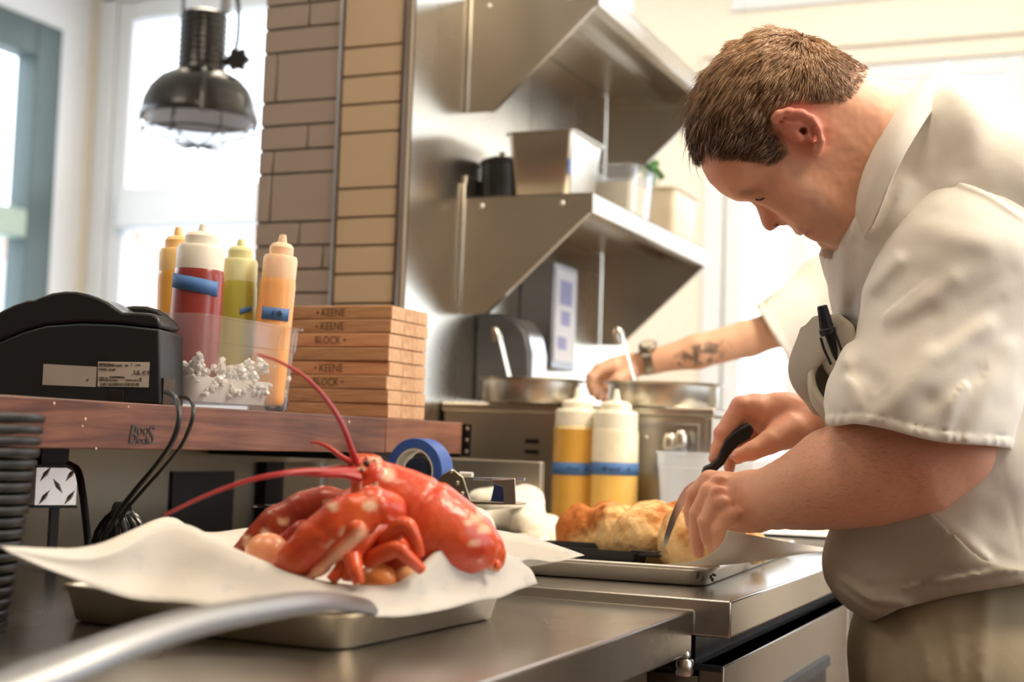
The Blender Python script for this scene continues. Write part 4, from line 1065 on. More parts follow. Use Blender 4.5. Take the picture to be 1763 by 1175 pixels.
leg([(640, 935, 1.46), (668, 928, 1.45), (690, 940, 1.45), (700, 965, 1.45)], [10, 9, 8, 6], 1.45)
leg([(606, 960, 1.41), (612, 985, 1.40), (618, 1004, 1.40)], [10, 8, 6], 1.41)
leg([(600, 1000, 1.41), (603, 975, 1.415), (612, 950, 1.42)], [7, 8, 9], 1.41)
leg([(655, 905, 1.45), (628, 935, 1.43), (600, 965, 1.42), (570, 1000, 1.41)], [11, 10, 8, 6], 1.43)
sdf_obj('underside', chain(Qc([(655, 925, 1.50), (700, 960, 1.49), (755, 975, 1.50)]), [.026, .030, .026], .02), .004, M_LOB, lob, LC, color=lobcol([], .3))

def veg(name, lab, cat, x, y, dd, r, col, sc=(1, 1, 1), grp=None):
    c = Q(x, y, dd); t_ = obj(name, MB().sphere((0, 0, 0), r, 28, 18, sc), plain('veg_%.2f_%.2f' % (col[0], col[1]), col, .35, sss=.25, sss_r=(1, .5, .2), coat=.3, var=.12)); t_.location = tuple(c); tag(t_, lab, cat, grp); return t_
veg('potato', 'smooth round orange-pink potato at the left end of the lobster', 'potato', 460, 953, 1.475, PX(37, 1.475), (.80, .34, .17), (1.05, 1, .95))
veg('potato', 'orange potato tucked under the lobster legs in the middle', 'potato', 652, 998, 1.46, PX(34, 1.46), (.78, .30, .08), (1.1, 1, .8))
veg('potato', 'pale yellow potato half under the lobster legs, right of the orange one', 'potato', 702, 990, 1.46, PX(24, 1.46), (.78, .46, .22), (1.1, 1, .7))
veg('potato', 'small yellow-orange potato wedged between the two claws', 'potato', 512, 938, 1.50, PX(20, 1.5), (.80, .36, .10))
veg('butter_lump', 'white melting butter lump between the claws of the lobster', 'butter', 525, 930, 1.44, PX(9, 1.44), (.90, .86, .80), (1.3, .8, .7))

# ------------------------------------------------------------------ foreground metal handle
hp = curve_pts([Q(-70, 1215, .80), Q(60, 1166, .86), Q(200, 1112, .93), Q(330, 1070, 1.02), Q(450, 1046, 1.12), Q(540, 1034, 1.22), Q(600, 1036, 1.32), Q(660, 1048, 1.42)], 8)
hb = hp[-1].copy(); n = len(hp)
t = thing('tong_handle', 'out-of-focus metal serving utensil with a long curved handle resting on the near tray rim', 'utensil', hb)
wd = np.interp(np.linspace(0, 1, n), [0, .3, .6, 1], [.0125, .012, .0115, .012])
tang = np.gradient(hp, axis=0); tang /= np.linalg.norm(tang, axis=1)[:, None]
side = np.cross(tang, np.array([0, 0, 1.0])); side /= np.linalg.norm(side, axis=1)[:, None]; upv = np.cross(side, tang)
tilt = math.radians(-38); sd_ = side*math.cos(tilt)+upv*math.sin(tilt); un = np.cross(sd_, tang)
cs = [(-1, .25), (-.92, .02), (-.5, -.12), (0, -.16), (.5, -.12), (.92, .02), (1, .25)]
G_ = np.array([[hp[i]-hb+sd_[i]*wd[i]*a-un[i]*wd[i]*b*1.2 for a, b in cs] for i in range(n)])
obj('handle', MB().grid(G_), steel('cool_polished_steel', (.27, .28, .30), .38, brush=(4, 4, 4), bmp=.02), t, solid=.0012, angle=180)

# ================================================================== BREAD TRAY GROUP
PA = math.radians(3.0)
near_r = np.array([-.512, 1.902]); ax_x = np.array([math.cos(PA), math.sin(PA)]); ax_y = np.array([-math.sin(PA), math.cos(PA)])
pc = near_r-ax_x*.228+ax_y*.364
bt = sheet_pan('sheet_pan', 'large aluminium sheet pan holding the bread on the raised counter', (pc[0], pc[1], ZU+.0006), .228, .364, PA, h=.028)
for (a, b, z, s) in ((.205, -.3645, .016, 1), (.212, -.364, .012, .8), (.228, -.35, .014, .7), (.2285, -.343, .010, .6), (.2285, -.338, .016, .35), (.2285, -.328, .0145, .3)):
    k = (b < -.36)
    p_ = [(random.uniform(-.0022, .0022)*s, random.uniform(-.0045, .0045)*s) for _ in range(1)]
    mb = MB()
    poly = [(.0026*s*math.cos(q)*(.6+.6*random.random()), .0058*s*math.sin(q)*(.6+.5*random.random())) for q in np.linspace(0, 2*math.pi, 9)[:-1]]
    if k: mb.prism([(a+u_+v_*.25, z+v_) for u_, v_ in poly], b+.0045, b+.0075, axis=1)
    else: mb.prism([(b+u_, z+v_) for u_, v_ in poly], a-.008, a-.0045, axis=0)
    obj('burnt_spot', mb, M_INK, bt, label='black burnt grease mark')
pp = struct
o_ = obj('parchment_sheet', MB().box(-.19, .19, -.32, .32, 0, .0006), sheet('white_parchment', (.86, .84, .79), .25), None); o_.location = (pc[0], pc[1], ZU+.0042); o_.rotation_euler = (0, 0, PA)
tag(o_, 'white parchment sheet lying flat under the bread in the large pan', 'paper')
rows = [[(1252,914,1.900),(1290,921,1.94),(1332,929,2.02),(1376,937,2.14),(1420,944,2.26)],
        [(1243,935,1.905),(1284,938,1.94),(1330,940,2.02),(1375,944,2.13),(1420,946,2.25)],
        [(1227,952,1.925),(1268,956,1.95),(1325,952,2.02),(1375,949,2.12),(1420,948,2.235)],
        [(1198,966,1.955),(1245,969,1.965),(1318,961,2.02),(1373,953,2.115),(1418,949,2.225)],
        [(1150,972,1.985),(1230,974,1.975),(1312,966,2.03),(1371,956,2.12),(1417,950,2.22)]]
P_ = patch(np.array([[Q(*p) for p in r] for r in rows]), 8); base = P_.reshape(-1, 3).mean(0)
o_ = obj('parchment_corner', MB().grid(P_-base), M_PAPER if False else sheet('curled_parchment', (.92, .88, .80), .3), solid=.0005, angle=180); o_.location = tuple(base)
tag(o_, 'curled-up corner of parchment standing at the near edge of the bread pan', 'paper')
# loaf
M_BREAD = vcol('torn_brioche', rough=.75, sss=.06, nscale=240, var=.16, bmp=.7, bdist=.0022, bscale=150, coat=.0, spec=.3)
CR, MID, BRN = np.array((.86, .60, .29)), np.array((.70, .33, .09)), np.array((.42, .12, .022))
lobes = [(1008, 928, 2.42, 54, 58), (1052, 918, 2.36, 42, 50), (1108, 930, 2.28, 54, 56), (1130, 915, 2.30, 44, 46), (1178, 932, 2.18, 42, 56), (1232, 938, 2.20, 46, 46), (1285, 940, 2.26, 38, 30),
         (1050, 905, 2.46, 46, 40), (1120, 900, 2.40, 48, 38), (1175, 905, 2.34, 46, 40)]
BB = Q(1130, 960, 2.3); BB[2] = ZU+.005
prims = [Ell(Q(x, y, D), [PX(rx, D), .06, PX(ry, D)], axes=[RIGHT, FWD, UP], k=.010) for x, y, D, rx, ry in lobes]
def post_b(v, P):
    v = v-.0050*nzb(v, P, 34, 1)-.0028*nzb(v, P, 90, 2)-.0012*nzb(v, P, 260, 3)
    return np.maximum(v, (ZU+.005)-P[:, 2])
def bcol(V):
    I = toimg(V); n = vnoise(V, 40, 4)*.5+.5; n2 = vnoise(V, 150, 6)*.5+.5
    top = np.clip((V[:, 2]-(ZU+.040))/.035, 0, 1)
    edge = np.clip((1050-I[:, 0]+.9*(900-I[:, 1]))/60, 0, 1)*np.clip((1046-I[:, 0])/26, 0, 1)
    w = np.clip(top*.8*n*1.6+edge*1.0+.25*n2-.08, 0, 1)
    c = CR*(1-w[:, None])+MID*w[:, None]; w2 = np.clip(w*1.5-.75+n2*.3, 0, 1)[:, None]; c = c*(1-w2)+BRN*w2
    dark = np.clip((n2-.82)*6, 0, 1)[:, None]*np.clip((I[:, 0]-1150)/40, 0, 1)[:, None]; c = c*(1-dark*.6)+BRN*.6*dark
    return c
lf = thing('bread_loaf', 'golden torn-topped brioche loaf being sliced on the sheet pan', 'bread', BB)
sdf_obj('crust', prims, .0032, M_BREAD, lf, BB, post=post_b, color=bcol, pad=.008)
# crumbs
random.seed(9)
for k, (x, y, D) in enumerate(((1296, 928, 2.3), (1312, 932, 2.34), (1325, 926, 2.42))):
    c = Q(x, y, D); c[2] = ZU+.010
    o_ = obj('bread_crumb', MB().sphere((0, 0, 0), .007-.001*k, 7, 5, (1.2, .9, .7)), plain('crumb_gold', (.80, .50, .2), .8), smooth=False); o_.location = tuple(c)
    tag(o_, ['large bread crumb nearest the sliced loaf', 'middle bread crumb beside the loaf', 'smallest bread crumb furthest from the loaf'][k], 'crumb', 'bread crumbs in the pan')
# black plastic tray in the pan
a_, b_ = on_z(893, 938, .940), on_z(1098, 951, .940)
ang = math.atan2(b_[1]-a_[1], b_[0]-a_[0]); Lt = float(np.hypot(*(b_-a_)[:2]))
t = thing('black_plastic_tray', 'long shallow black plastic tray with an embossed tab lying in the sheet pan', 'tray', ((a_[0]+b_[0])/2, (a_[1]+b_[1])/2, ZU+.0055), rz=ang)
hx, hy = Lt/2, .068
m = MB().rrloft([(hx-.012, hy-.012, .004, 0), (hx-.006, hy-.006, .005, .021), (hx, hy, .006, .0215), (hx, hy, .006, .0245), (hx-.004, hy-.004, .005, .0245), (hx-.011, hy-.011, .004, .004)], n=4)
m.v = [(x, y+hy, z) for x, y, z in m.v]
obj('body', m, M_BLACK, t)
tb = obj('tab', MB().box(hx-.004, hx+.030, .012, hy*1.7, .017, .020).box(hx-.012, hx+.032, .002, .018, .0245, .0265).box(hx-.006, hx+.026, .030, .060, .020, .022), M_BLACK, t, bevel=.0008)
text('embossed_letters', 'CAMBRO', .011, plain('worn_grey_emboss', (.30, .30, .31), .5), tb, (hx-.006, .014, .0207), (0, 0, 0), extrude=.0004)
# knife
def flat_px(poly, D, th, name, mat, parent, base, bevel=0, slope=0.0, **kw):
    """solid plate facing the viewer: outline at depth D, thickness th"""
    n = len(poly); A = [Q(x, y, D+slope*(x-poly[0][0]))-base for x, y in poly]; Bk = [a+FWD*th for a in A]
    f = [tuple(range(n)), tuple(range(2*n-1, n-1, -1))]+[(i, n+i, n+(i+1) % n, (i+1) % n) for i in range(n)]
    me = MB().add(A+Bk, f); o_ = obj(name, me, mat, parent, bevel=bevel, **kw)
    bm_ = o_.data; return o_
DK = 2.075
KB = Q(1146, 938, DK)
kn = thing('bread_knife', 'offset bread knife with black handle and curved steel blade cutting the loaf', 'knife', KB)
bl = [(1209, 821), (1190, 832), (1179, 840), (1170, 855), (1160, 876), (1152, 897), (1145, 920), (1141, 938), (1145, 943), (1150, 934), (1157, 915), (1166, 893), (1177, 872), (1187, 856), (1195, 848), (1216, 834)]
flat_px(bl, DK, .0020, 'blade', steel('blade_steel', (.62, .64, .68), .18, brush=(6, 6, 6), bmp=.02, rvar=.04), kn, KB, smooth=False)
hd = [(1291, 728), (1300, 741), (1293, 756), (1272, 768), (1257, 784), (1247, 801), (1231, 815), (1219, 824), (1211, 818), (1212, 806), (1224, 801), (1236, 791), (1241, 776), (1250, 758), (1264, 744), (1278, 735)]
flat_px(hd, DK-.009, .021, 'handle', M_BLACK, kn, KB, bevel=.0055, seg=3)
flat_px([(1210, 812), (1219, 808), (1226, 816), (1219, 825), (1212, 822)], DK-.010, .022, 'bolster', plain('worn_black', (.05, .05, .045), .5), kn, KB, bevel=.003)

# ------------------------------------------------------------------ hotel pan, towels, tape
ht = thing('steam_pan', 'stainless steam table pan with a thin bright rim behind the lobster', 'pan', (-1.135, 2.165, ZU+.0008), rz=math.radians(6))
hx, hy, H = .150, .235, .076
obj('body', MB().rrloft([(hx-.018, hy-.018, .02, 0), (hx-.012, hy-.012, .026, .008), (hx-.002, hy-.002, .03, H-.002), (hx+.012, hy+.012, .034, H-.003), (hx+.013, hy+.013, .034, H-.001), (hx+.012, hy+.012, .034, H), (hx-.003, hy-.003, .03, H), (hx-.013, hy-.013, .026, .009), (hx-.020, hy-.020, .02, .002)]), steel('bright_pan_steel', (.74, .74, .73), .2), ht, angle=50)
def towel(lab, lobes, nf, h=.0045, cat='towel', col=(.86, .80, .66), base_z=ZU):
    c = np.mean([Q(x, y, D) for x, y, D, *_ in lobes], 0); c[2] = base_z+.002
    t_ = thing('kitchen_towel', lab, cat, c)
    pr = [Ell(Q(x, y, D), [PX(rx, D), dd, PX(ry, D)], axes=[RIGHT, FWD, UP], k=.02) for x, y, D, rx, ry, dd in lobes]
    def post(v, P): return np.maximum(v-.006*vnoise(P, 26, nf)-.003*vnoise(P*np.array([1, 1, 2.5]), 50, nf+1), (base_z+.002)-P[:, 2])
    V, F = build_sdf(pr, h, post, pad=.01); me = np_mesh('towel', V, F); me.transform(Matrix.Translation(Vector(-c))); me.materials.append(plain('cream_towel', col, .9, sheen=.4, bmp=.3, scale=(300, 300, 300)))
    o_ = bpy.data.objects.new('cloth', me); COL.objects.link(o_); o_.parent = t_; return t_
towel('cream towel heaped behind the steam pan', [(850, 872, 2.62, 50, 32, .05), (905, 858, 2.64, 38, 22, .05), (880, 905, 2.62, 60, 40, .06), (905, 895, 2.60, 30, 34, .05)], 3)
towel('cream towel lying flat between the steam pan and the amber bottles', [(935, 922, 2.70, 50, 34, .04), (905, 930, 2.62, 44, 30, .04)], 8)
td = Q(712, 812, 2.22)
t = thing('tape_dispenser', 'metal tape dispenser loaded with a big roll of blue tape, on the steam pan', 'dispenser', td, rz=math.radians(-6))
ro, ri = PX(57, 2.22), PX(40, 2.22)
Rm = Matrix.Rotation(-R90, 4, 'X')
rl = obj('tape_roll', MB().lathe([(ri, 0), (ro-.001, 0), (ro, .001), (ro, .034), (ro-.001, .035), (ri, .035), (ri, 0)], 64, M=Rm), plain('blue_painters_tape_roll', (.045, .115, .42), .45), t, label='blue tape roll')
obj('core', MB().lathe([(ri-.003, .0005), (ri-.0002, .0005), (ri-.0002, .0345), (ri-.003, .0345), (ri-.003, .0005)], 48, M=Rm), plain('card_core', (.8, .75, .65), .7), rl)
obj('hub', MB().lathe([(.0001, .004), (ri*.55, .004), (ri*.62, .008), (ri*.62, .03), (.0001, .03)], 32, M=Rm), plain('navy_plastic', (.02, .03, .07), .4), t)
def tdp(pts): return [tuple((lambda w: (w[0]*math.cos(math.radians(6))-w[1]*math.sin(math.radians(6)), w[2]))(Q(x, y, 2.22)-td)) for x, y in pts]
def tdl(px, py):  # local x, z on the dispenser's front plane
    a = math.radians(-6); u_ = np.array([math.cos(a), math.sin(a), 0]); n_ = np.array([math.sin(a), -math.cos(a), 0]); d_ = ray(px, py); s_ = ((td-CAM) @ n_)/(d_ @ n_); w_ = CAM+d_*s_-td
    return (float(w_ @ u_), float(w_[2]))
M_DISP = steel('satin_dispenser_steel', (.62, .58, .48), .3)
def pol(pts): return [tdl(*p) for p in reversed(pts)]
obj('side_plate', MB().prism(pol([(756, 832), (764, 818), (782, 808), (800, 822), (812, 862), (772, 864), (757, 848)]), -.006, -.002, axis=1), M_DISP, t, bevel=.001)
obj('plate_slot', MB().prism(pol([(770, 838), (776, 834), (792, 858), (783, 861)]), -.0068, -.0060, axis=1), plain('navy_plastic', (.02, .03, .07), .4), t)
obj('arm', MB().prism(pol([(680, 862), (812, 862), (890, 866), (890, 870), (690, 870)]), -.004, .030, axis=1), M_DISP, t, bevel=.001)
obj('guide_bar', MB().prism(pol([(798, 822), (888, 824), (888, 829), (800, 827)]), .026, .030, axis=1), steel('bluish_bar', (.55, .6, .75), .2), t, bevel=.0008)
obj('cutter_post', MB().prism(pol([(848, 826), (888, 824), (890, 868), (870, 868), (868, 838), (850, 832)]), -.004, -.001, axis=1), steel('pinkish_steel', (.78, .70, .60), .3), t, bevel=.001)
obj('post_panel', MB().prism(pol([(853, 834), (872, 840), (871, 866), (846, 866)]), -.0035, .002, axis=1), plain('navy_plastic2', (.02, .035, .11), .4), t)
for (x, y) in ((781, 812), (792, 832), (800, 850)):
    a, b = tdl(x, y); obj('screw', MB().sphere((a, -.0065, b), .0035, 12, 8), M_STEEL, t)
a, b = tdl(790, 817); obj('tension_knob', MB().lathe([(.0001, 0), (.004, 0), (.004, .022), (.0001, .022)], 14, (a, .004, b), M=Matrix.Rotation(R90, 4, 'Y')), plain('white_plastic', (.85, .85, .85), .4), t)
# a folded towel in the steam pan that carries the dispenser
towel('white towel folded inside the steam pan under the tape dispenser', [(720, 905, 2.25, 55, 34, .06), (790, 905, 2.27, 60, 34, .06)], 12, cat='towel', base_z=ZU+.012)

# ------------------------------------------------------------------ amber squeeze bottles and deli cup
D_ = 2.62; MILK = (.80, .74, .55)
for (px, pyt, rpx, col, fill, lab, D_, txt) in ((1055, 670, 42, (.80, .50, .12), .55, 'squeeze bottle half full of amber oil, right one of the pair, with blue tape', 2.688, 'Blend  8'), (988, 667, 41, (.72, .40, .07), .93, 'fuller amber squeeze bottle, left of its pair, with blue tape', 2.70, 'Truf 8')):
    c = on_y(px, 900, D_); D_ = float((c-CAM) @ FWD); c[2] = ZU+.0006; h = Q(px, pyt, D_)[2]-c[2]
    zt = Q(px, 818, D_)[2]-c[2]
    bottle(c, h, PX(rpx, D_)*.98, col, lab, cap_col=(.86, .82, .68), tape=(zt, VA-1.5, VA+1.5, 0), fill=(zt+.001)/(h*.76) if txt == 'Blend  8' else .95, empty_col=(.82, .76, .58) if txt == 'Blend  8' else (.8, .6, .3), tape_txt=txt, tape_w=.0245, group='amber squeeze bottles')
c = on_y(1187, 880, 2.70); D_ = float((c-CAM) @ FWD); c[2] = ZU+.0006; H = Q(1187, 779, D_)[2]-c[2]; r = PX(60, D_)
t = thing('deli_cup', 'empty translucent plastic deli cup behind the bread knife', 'cup', c)
obj('body', MB().lathe([(.0001, .001), (r*.70, 0), (r*.74, .004), (r*.93, H-.028), (r*.95, H-.027), (r*.96, H-.004), (r*1.0, H-.004), (r*1.02, H), (r*.97, H), (r*.92, H-.028), (r*.72, .006), (.0001, .003)], 56), clear('deli_plastic', milk_fac=.42, rough=.2), t)
obj('rib', MB().lathe([(r*.935, H-.033), (r*.955, H-.031), (r*.935, H-.029)], 56), clear('deli_plastic', milk_fac=.42, rough=.2), t)
# white trays at the back of the pan, by the cook's arm
c = Q(1365, 925, 2.62); 
t = thing('white_tray', 'shallow white tray beyond the bread pan, below the cook’s forearm', 'tray', (c[0]+.03, 2.90, ZU+.0008), rz=math.radians(3))
obj('body', MB().rrloft([(.14, .09, .02, 0), (.15, .10, .02, .022), (.158, .108, .022, .022), (.158, .108, .022, .024), (.148, .098, .02, .024), (.138, .088, .02, .003)]), plain('white_melamine', (.82, .82, .80), .3), t)
obj('rim_line', MB().box(-.13, .13, -.112, -.108, .020, .027), M_BLACK, t)
# ================================================================== THE COOK
def inflate(poly, Dc, W, Dm):
    poly = np.array(poly, float); k = Dc/F_PX
    def f(P):
        I = toimg(P); s = poly_sd(I[:, :2], poly)*k; z = np.abs(I[:, 2]-Dc)
        w_ = W(I) if callable(W) else W
        d = np.maximum(-s, 0); w = w_*np.sqrt(np.maximum(0, 1-(1-np.minimum(d/Dm, 1))**2))
        return np.where(s < 0, np.where(z < w, -np.minimum(d, w-z), z-w), np.hypot(np.maximum(s, 0), z*.98))
    return f
def foldf(folds):
    segs = []
    for pts, a, w in folds:
        for i in range(len(pts)-1): segs.append((np.array(pts[i], float), np.array(pts[i+1], float), a, w))
    def f(I, vv=None):
        out = np.zeros(len(I))
        if vv is not None:
            m = np.abs(vv) < .03
            if m.any(): out[m] = f(I[m])
            return out
        for a, b, am, w in segs:
            e = b-a; q = I[:, :2]-a; t = np.clip(q @ e/(e @ e), 0, 1); d2 = ((q-t[:, None]*e)**2).sum(1)
            v = am*np.exp(-d2/w**2); out = np.where(np.abs(v) > np.abs(out), v, out) if am > 0 else out+v*.6
        return out
    return f
DH = 1.87
head_poly = [(1203, 262), (1198, 225), (1206, 172), (1227, 126), (1268, 84), (1308, 63), (1340, 57), (1374, 63), (1410, 76), (1446, 94), (1482, 113), (1517, 131), (1572, 152), (1600, 185), (1620, 300), (1560, 420), (1500, 452), (1466, 440), (1448, 434),
             (1434, 430), (1424, 424), (1415, 416), (1410, 409), (1406, 405), (1398, 408), (1390, 407), (1387, 401), (1384, 396), (1378, 402), (1371, 400), (1362, 392), (1352, 384), (1336, 372), (1318, 358), (1303, 349),
             (1292, 347), (1280, 348), (1266, 346), (1252, 340), (1236, 329), (1220, 313), (1209, 292)]
def headW(I):
    # skull wider at the back, face narrower to the front-bottom
    s = ((I[:, 0]-1330)*.55-(I[:, 1]-300)*.84)      # positive towards the crown/back
    return np.clip(.0700+.010*np.clip(s/120, -1, 1)-.014*np.clip((I[:, 0]-1520)/60, 0, 1), .055, .082)
nose_poly = [(1294, 343), (1301, 356), (1307, 372), (1312, 388), (1318, 396), (1325, 399), (1333, 396), (1342, 389), (1354, 386), (1358, 372), (1346, 352), (1320, 334)]
NB = Q(1650, 1175, 1.93); CHB = np.array([NB[0], NB[1], 0.0])
chef = thing('person', 'cook in an off-white jacket and apron bending over the bread with a knife', 'person', CHB)
fx = FWD
PXM = DH/F_PX
def ER(x, y, D, r): return (Q(x, y, D), r*D/F_PX)
prims = [Fn(inflate(head_poly, DH, headW, .060), k=.01, pad=.02),
         Fn(inflate(nose_poly, DH, .0185, .018), k=.010, pad=.02)]
E_ = lambda x, y, D, rx, rz, ry, k=.01, sub=False: Ell(Q(x, y, D), [PX(rx, D), rz, PX(ry, D)], axes=[RIGHT, FWD, UP], k=k, sub=sub)
prims += [E_(1346, 380, DH-.014, 11, .008, 9, .007), E_(1346, 380, DH+.014, 11, .008, 9, .007),          # nostril wings
          E_(1338, 386, DH-.010, 4.5, .004, 3.5, .004, True),
          E_(1300, 336, DH-.046, 13, .012, 10, .012, True), E_(1300, 336, DH+.046, 13, .012, 10, .012, True),  # sockets
          E_(1309, 339, DH-.040, 13, .010, 10, .006), E_(1309, 339, DH+.040, 13, .010, 10, .006),            # lids over eyeballs
          E_(1279, 333, DH-.034, 20, .012, 12, .014), E_(1279, 333, DH+.034, 20, .012, 12, .014),          # brow ridge
          E_(1372, 345, DH-.047, 44, .020, 34, .03), E_(1372, 345, DH+.047, 44, .020, 34, .03),            # cheeks
          E_(1420, 385, DH-.038, 40, .022, 34, .03), E_(1420, 385, DH+.038, 40, .022, 34, .03),            # jowls
          E_(1377, 397, DH, 8, .019, 7, .006), E_(1396, 402, DH, 9, .018, 6.5, .006), E_(1426, 414, DH, 17, .020, 14, .012), E_(1386, 402, DH, 2.5, .024, 4, .002, True)]
# ears
for sgn in (-1, 1):
    De = DH+sgn*.078; o_ = sgn*.012
    hx_ = [(1340, 216), (1333, 206), (1340, 197), (1358, 193), (1380, 195), (1398, 205), (1409, 222), (1414, 242), (1412, 257)]
    dz_ = [.000, .006, .010, .013, .015, .017, .017, .013, .006]
    prims += chain([Q(x, y, De+sgn*z) for (x, y), z in zip(hx_, dz_)], [PX(r, De) for r in (5, 6.5, 7, 7.5, 7, 6.5, 6, 6, 7)], .004)
    prims += [E_(1378, 220, De+sgn*.004, 34, .010, 24, .006), E_(1405, 256, De+sgn*.004, 9, .007, 12, .006)]
    prims += chain([Q(x, y, De+sgn*.012) for x, y in ((1352, 210), (1372, 211), (1388, 222), (1396, 240))], [PX(4, De)]*4, .006)
    prims += [E_(1384, 226, De+sgn*.016, 8, .014, 8, .003, True), E_(1360, 205, De+sgn*.020, 17, .008, 4.5, .004, True), E_(1399, 226, De+sgn*.020, 4, .007, 13, .004, True)]
    prims += [E_(1374, 236, De+sgn*.008, 8, .007, 7, .005)]
# neck, trunk core, shoulders
prims += [Cone(Q(1470, 240, DH), Q(1600, 330, 1.89), .064, .080, k=.03), Cone(Q(1600, 330, 1.89), Q(1660, 480, 1.92), .085, .11, k=.04), Cone(Q(1660, 480, 1.92), Q(1650, 700, 1.93), .105, .10, k=.03),
          Cone(Q(1650, 400, 1.92), Q(1672, 400, 1.80), .06, .062, k=.03), Cone(Q(1650, 400, 1.92), Q(1650, 430, 2.06), .06, .06, k=.03)]
# near (left) arm : shoulder, elbow, forearm
A_ = [(1672, 400, 1.80, 84), (1660, 600, 1.78, 76), (1640, 775, 1.78, 72), (1590, 795, 1.79, 86), (1535, 802, 1.81, 92), (1490, 811, 1.835, 93), (1440, 824, 1.865, 85), (1400, 839, 1.895, 71), (1365, 849, 1.92, 60), (1335, 857, 1.945, 52)]
prims += [Cone(Q(*a[:3]), Q(*b[:3]), PX(a[3], a[2]), PX(b[3], b[2]), k=.012, flat=(FWD, .92)) for a, b in zip(A_[:-1], A_[1:])]
# near hand
prims += [Cone(Q(1335, 857, 1.945), Q(1292, 860, 1.975), PX(51, 1.95), PX(47, 1.97), k=.012, flat=(FWD, .62)),
          Cone(Q(1292, 860, 1.975), Q(1252, 852, 2.0), PX(46, 1.97), PX(38, 2.0), k=.012, flat=(FWD, .60)),
          Cone(Q(1300, 880, 1.965), Q(1262, 888, 1.985), PX(36, 1.97), PX(27, 1.98), k=.014, flat=(FWD, .6))]
def finger(pts, rs, k=.0035, rk=None):
    out = []
    for i in range(len(pts)-1):
        a, b = pts[i], pts[i+1]
        out.append(Cone(Q(*a), Q(*b), PX(rs[i], a[2]), PX(rs[i+1], b[2]), k=k if i else .010))
    return out
prims += finger([(1250, 836, 1.995), (1222, 828, 2.005), (1196, 851, 2.015), (1189, 880, 2.02), (1189, 902, 2.03)], [19, 18, 14.5, 12.5, 10])
prims += finger([(1248, 850, 1.985), (1222, 849, 1.98), (1201, 884, 1.985), (1199, 922, 1.99), (1203, 953, 2.0)], [20, 18, 14.5, 12.5, 10.5])
prims += finger([(1254, 866, 1.975), (1234, 868, 1.965), (1215, 900, 1.965), (1219, 926, 1.97), (1231, 944, 1.98)], [20, 17.5, 14, 12.5, 10.5])
prims += finger([(1272, 888, 1.97), (1252, 892, 1.955), (1238, 912, 1.955), (1238, 932, 1.96), (1243, 950, 1.97)], [19, 16, 13, 11.5, 9.5])
prims += finger([(1305, 880, 2.0), (1272, 905, 2.035), (1240, 922, 2.05), (1222, 934, 2.055)], [22, 17, 14, 11])
prims += [E_(1238, 826, 1.980, 12, .006, 8, .010), E_(1236, 846, 1.960, 12, .006, 9, .010), E_(1246, 866, 1.950, 12, .006, 9, .010), E_(1262, 886, 1.945, 11, .005, 8, .010)]
# far (right) arm and hand
B_ = [(1650, 430, 2.06, 70), (1640, 600, 2.13, 62), (1600, 725, 2.17, 56), (1500, 735, 2.16, 56), (1430, 728, 2.14, 50), (1395, 724, 2.125, 45)]
prims += [Cone(Q(*a[:3]), Q(*b[:3]), PX(a[3], a[2]), PX(b[3], b[2]), k=.012) for a, b in zip(B_[:-1], B_[1:])]
prims += [Cone(Q(1395, 724, 2.125), Q(1345, 722, 2.11), PX(45, 2.1), PX(44, 2.1), k=.012, flat=(FWD, .62)), Cone(Q(1345, 720, 2.11), Q(1298, 708, 2.105), PX(42, 2.1), PX(29, 2.1), k=.012, flat=(FWD, .62)),
          Cone(Q(1375, 740, 2.10), Q(1340, 750, 2.085), PX(30, 2.1), PX(24, 2.1), k=.014)]
prims += finger([(1300, 706, 2.10), (1277, 702, 2.095), (1246, 748, 2.088), (1239, 772, 2.085), (1231, 790, 2.083)], [26, 20, 16.5, 14, 11.5])
prims += finger([(1305, 712, 2.125), (1286, 716, 2.13), (1262, 752, 2.130), (1257, 782, 2.115), (1256, 806, 2.105)], [22, 17, 14, 12, 10])
prims += finger([(1315, 718, 2.135), (1300, 722, 2.145), (1282, 755, 2.15), (1276, 778, 2.13), (1272, 790, 2.11)], [20, 16, 13, 11.5, 10])
prims += finger([(1330, 728, 2.135), (1318, 735, 2.15), (1300, 762, 2.15), (1292, 778, 2.13), (1286, 784, 2.115)], [18, 15, 12, 10.5, 9])
prims += finger([(1362, 742, 2.085), (1325, 762, 2.062), (1295, 777, 2.052), (1272, 785, 2.050)], [27, 21, 16.5, 13])
skin_folds = foldf([([(1413, 262), (1424, 250), (1421, 225)], -.0012, 3), ([(1300, 332), (1312, 324)], -.0012, 3), ([(1352, 386), (1374, 392)], -.0008, 4), ([(1378, 350), (1372, 375), (1384, 392)], -.0016, 6),
                    ([(1330, 885), (1312, 905)], -.0012, 3), ([(1340, 880), (1326, 902)], -.0010, 3), ([(1212, 868), (1222, 842)], -.001, 3), ([(1208, 905), (1214, 880)], -.001, 3),
                    ([(1296, 700), (1300, 745)], -.0022, 7), ([(1282, 716), (1290, 738)], -.0016, 4), ([(1232, 741), (1240, 745)], .0010, 7), ([(1228, 757), (1238, 760)], -.0008, 2.5)])
def post_s(v, P):
    I = toimg(P); return v-skin_folds(I, v)-.0004*nzb(v, P, 170, 2)
M_SKIN = vcol('skin', rough=.48, sss=.22, spec=.35, nscale=420, var=.05, bmp=.12, bdist=.0006, bscale=900)
hair_poly = [(1160, 290), (1199, 270), (1217, 250), (1246, 263), (1278, 272), (1310, 275), (1336, 284), (1355, 264), (1347, 243), (1338, 228), (1325, 210), (1328, 190), (1350, 178), (1381, 172), (1417, 174), (1446, 178), (1468, 166), (1488, 142), (1496, 112), (1470, 80), (1400, 20), (1260, 20), (1150, 100)]
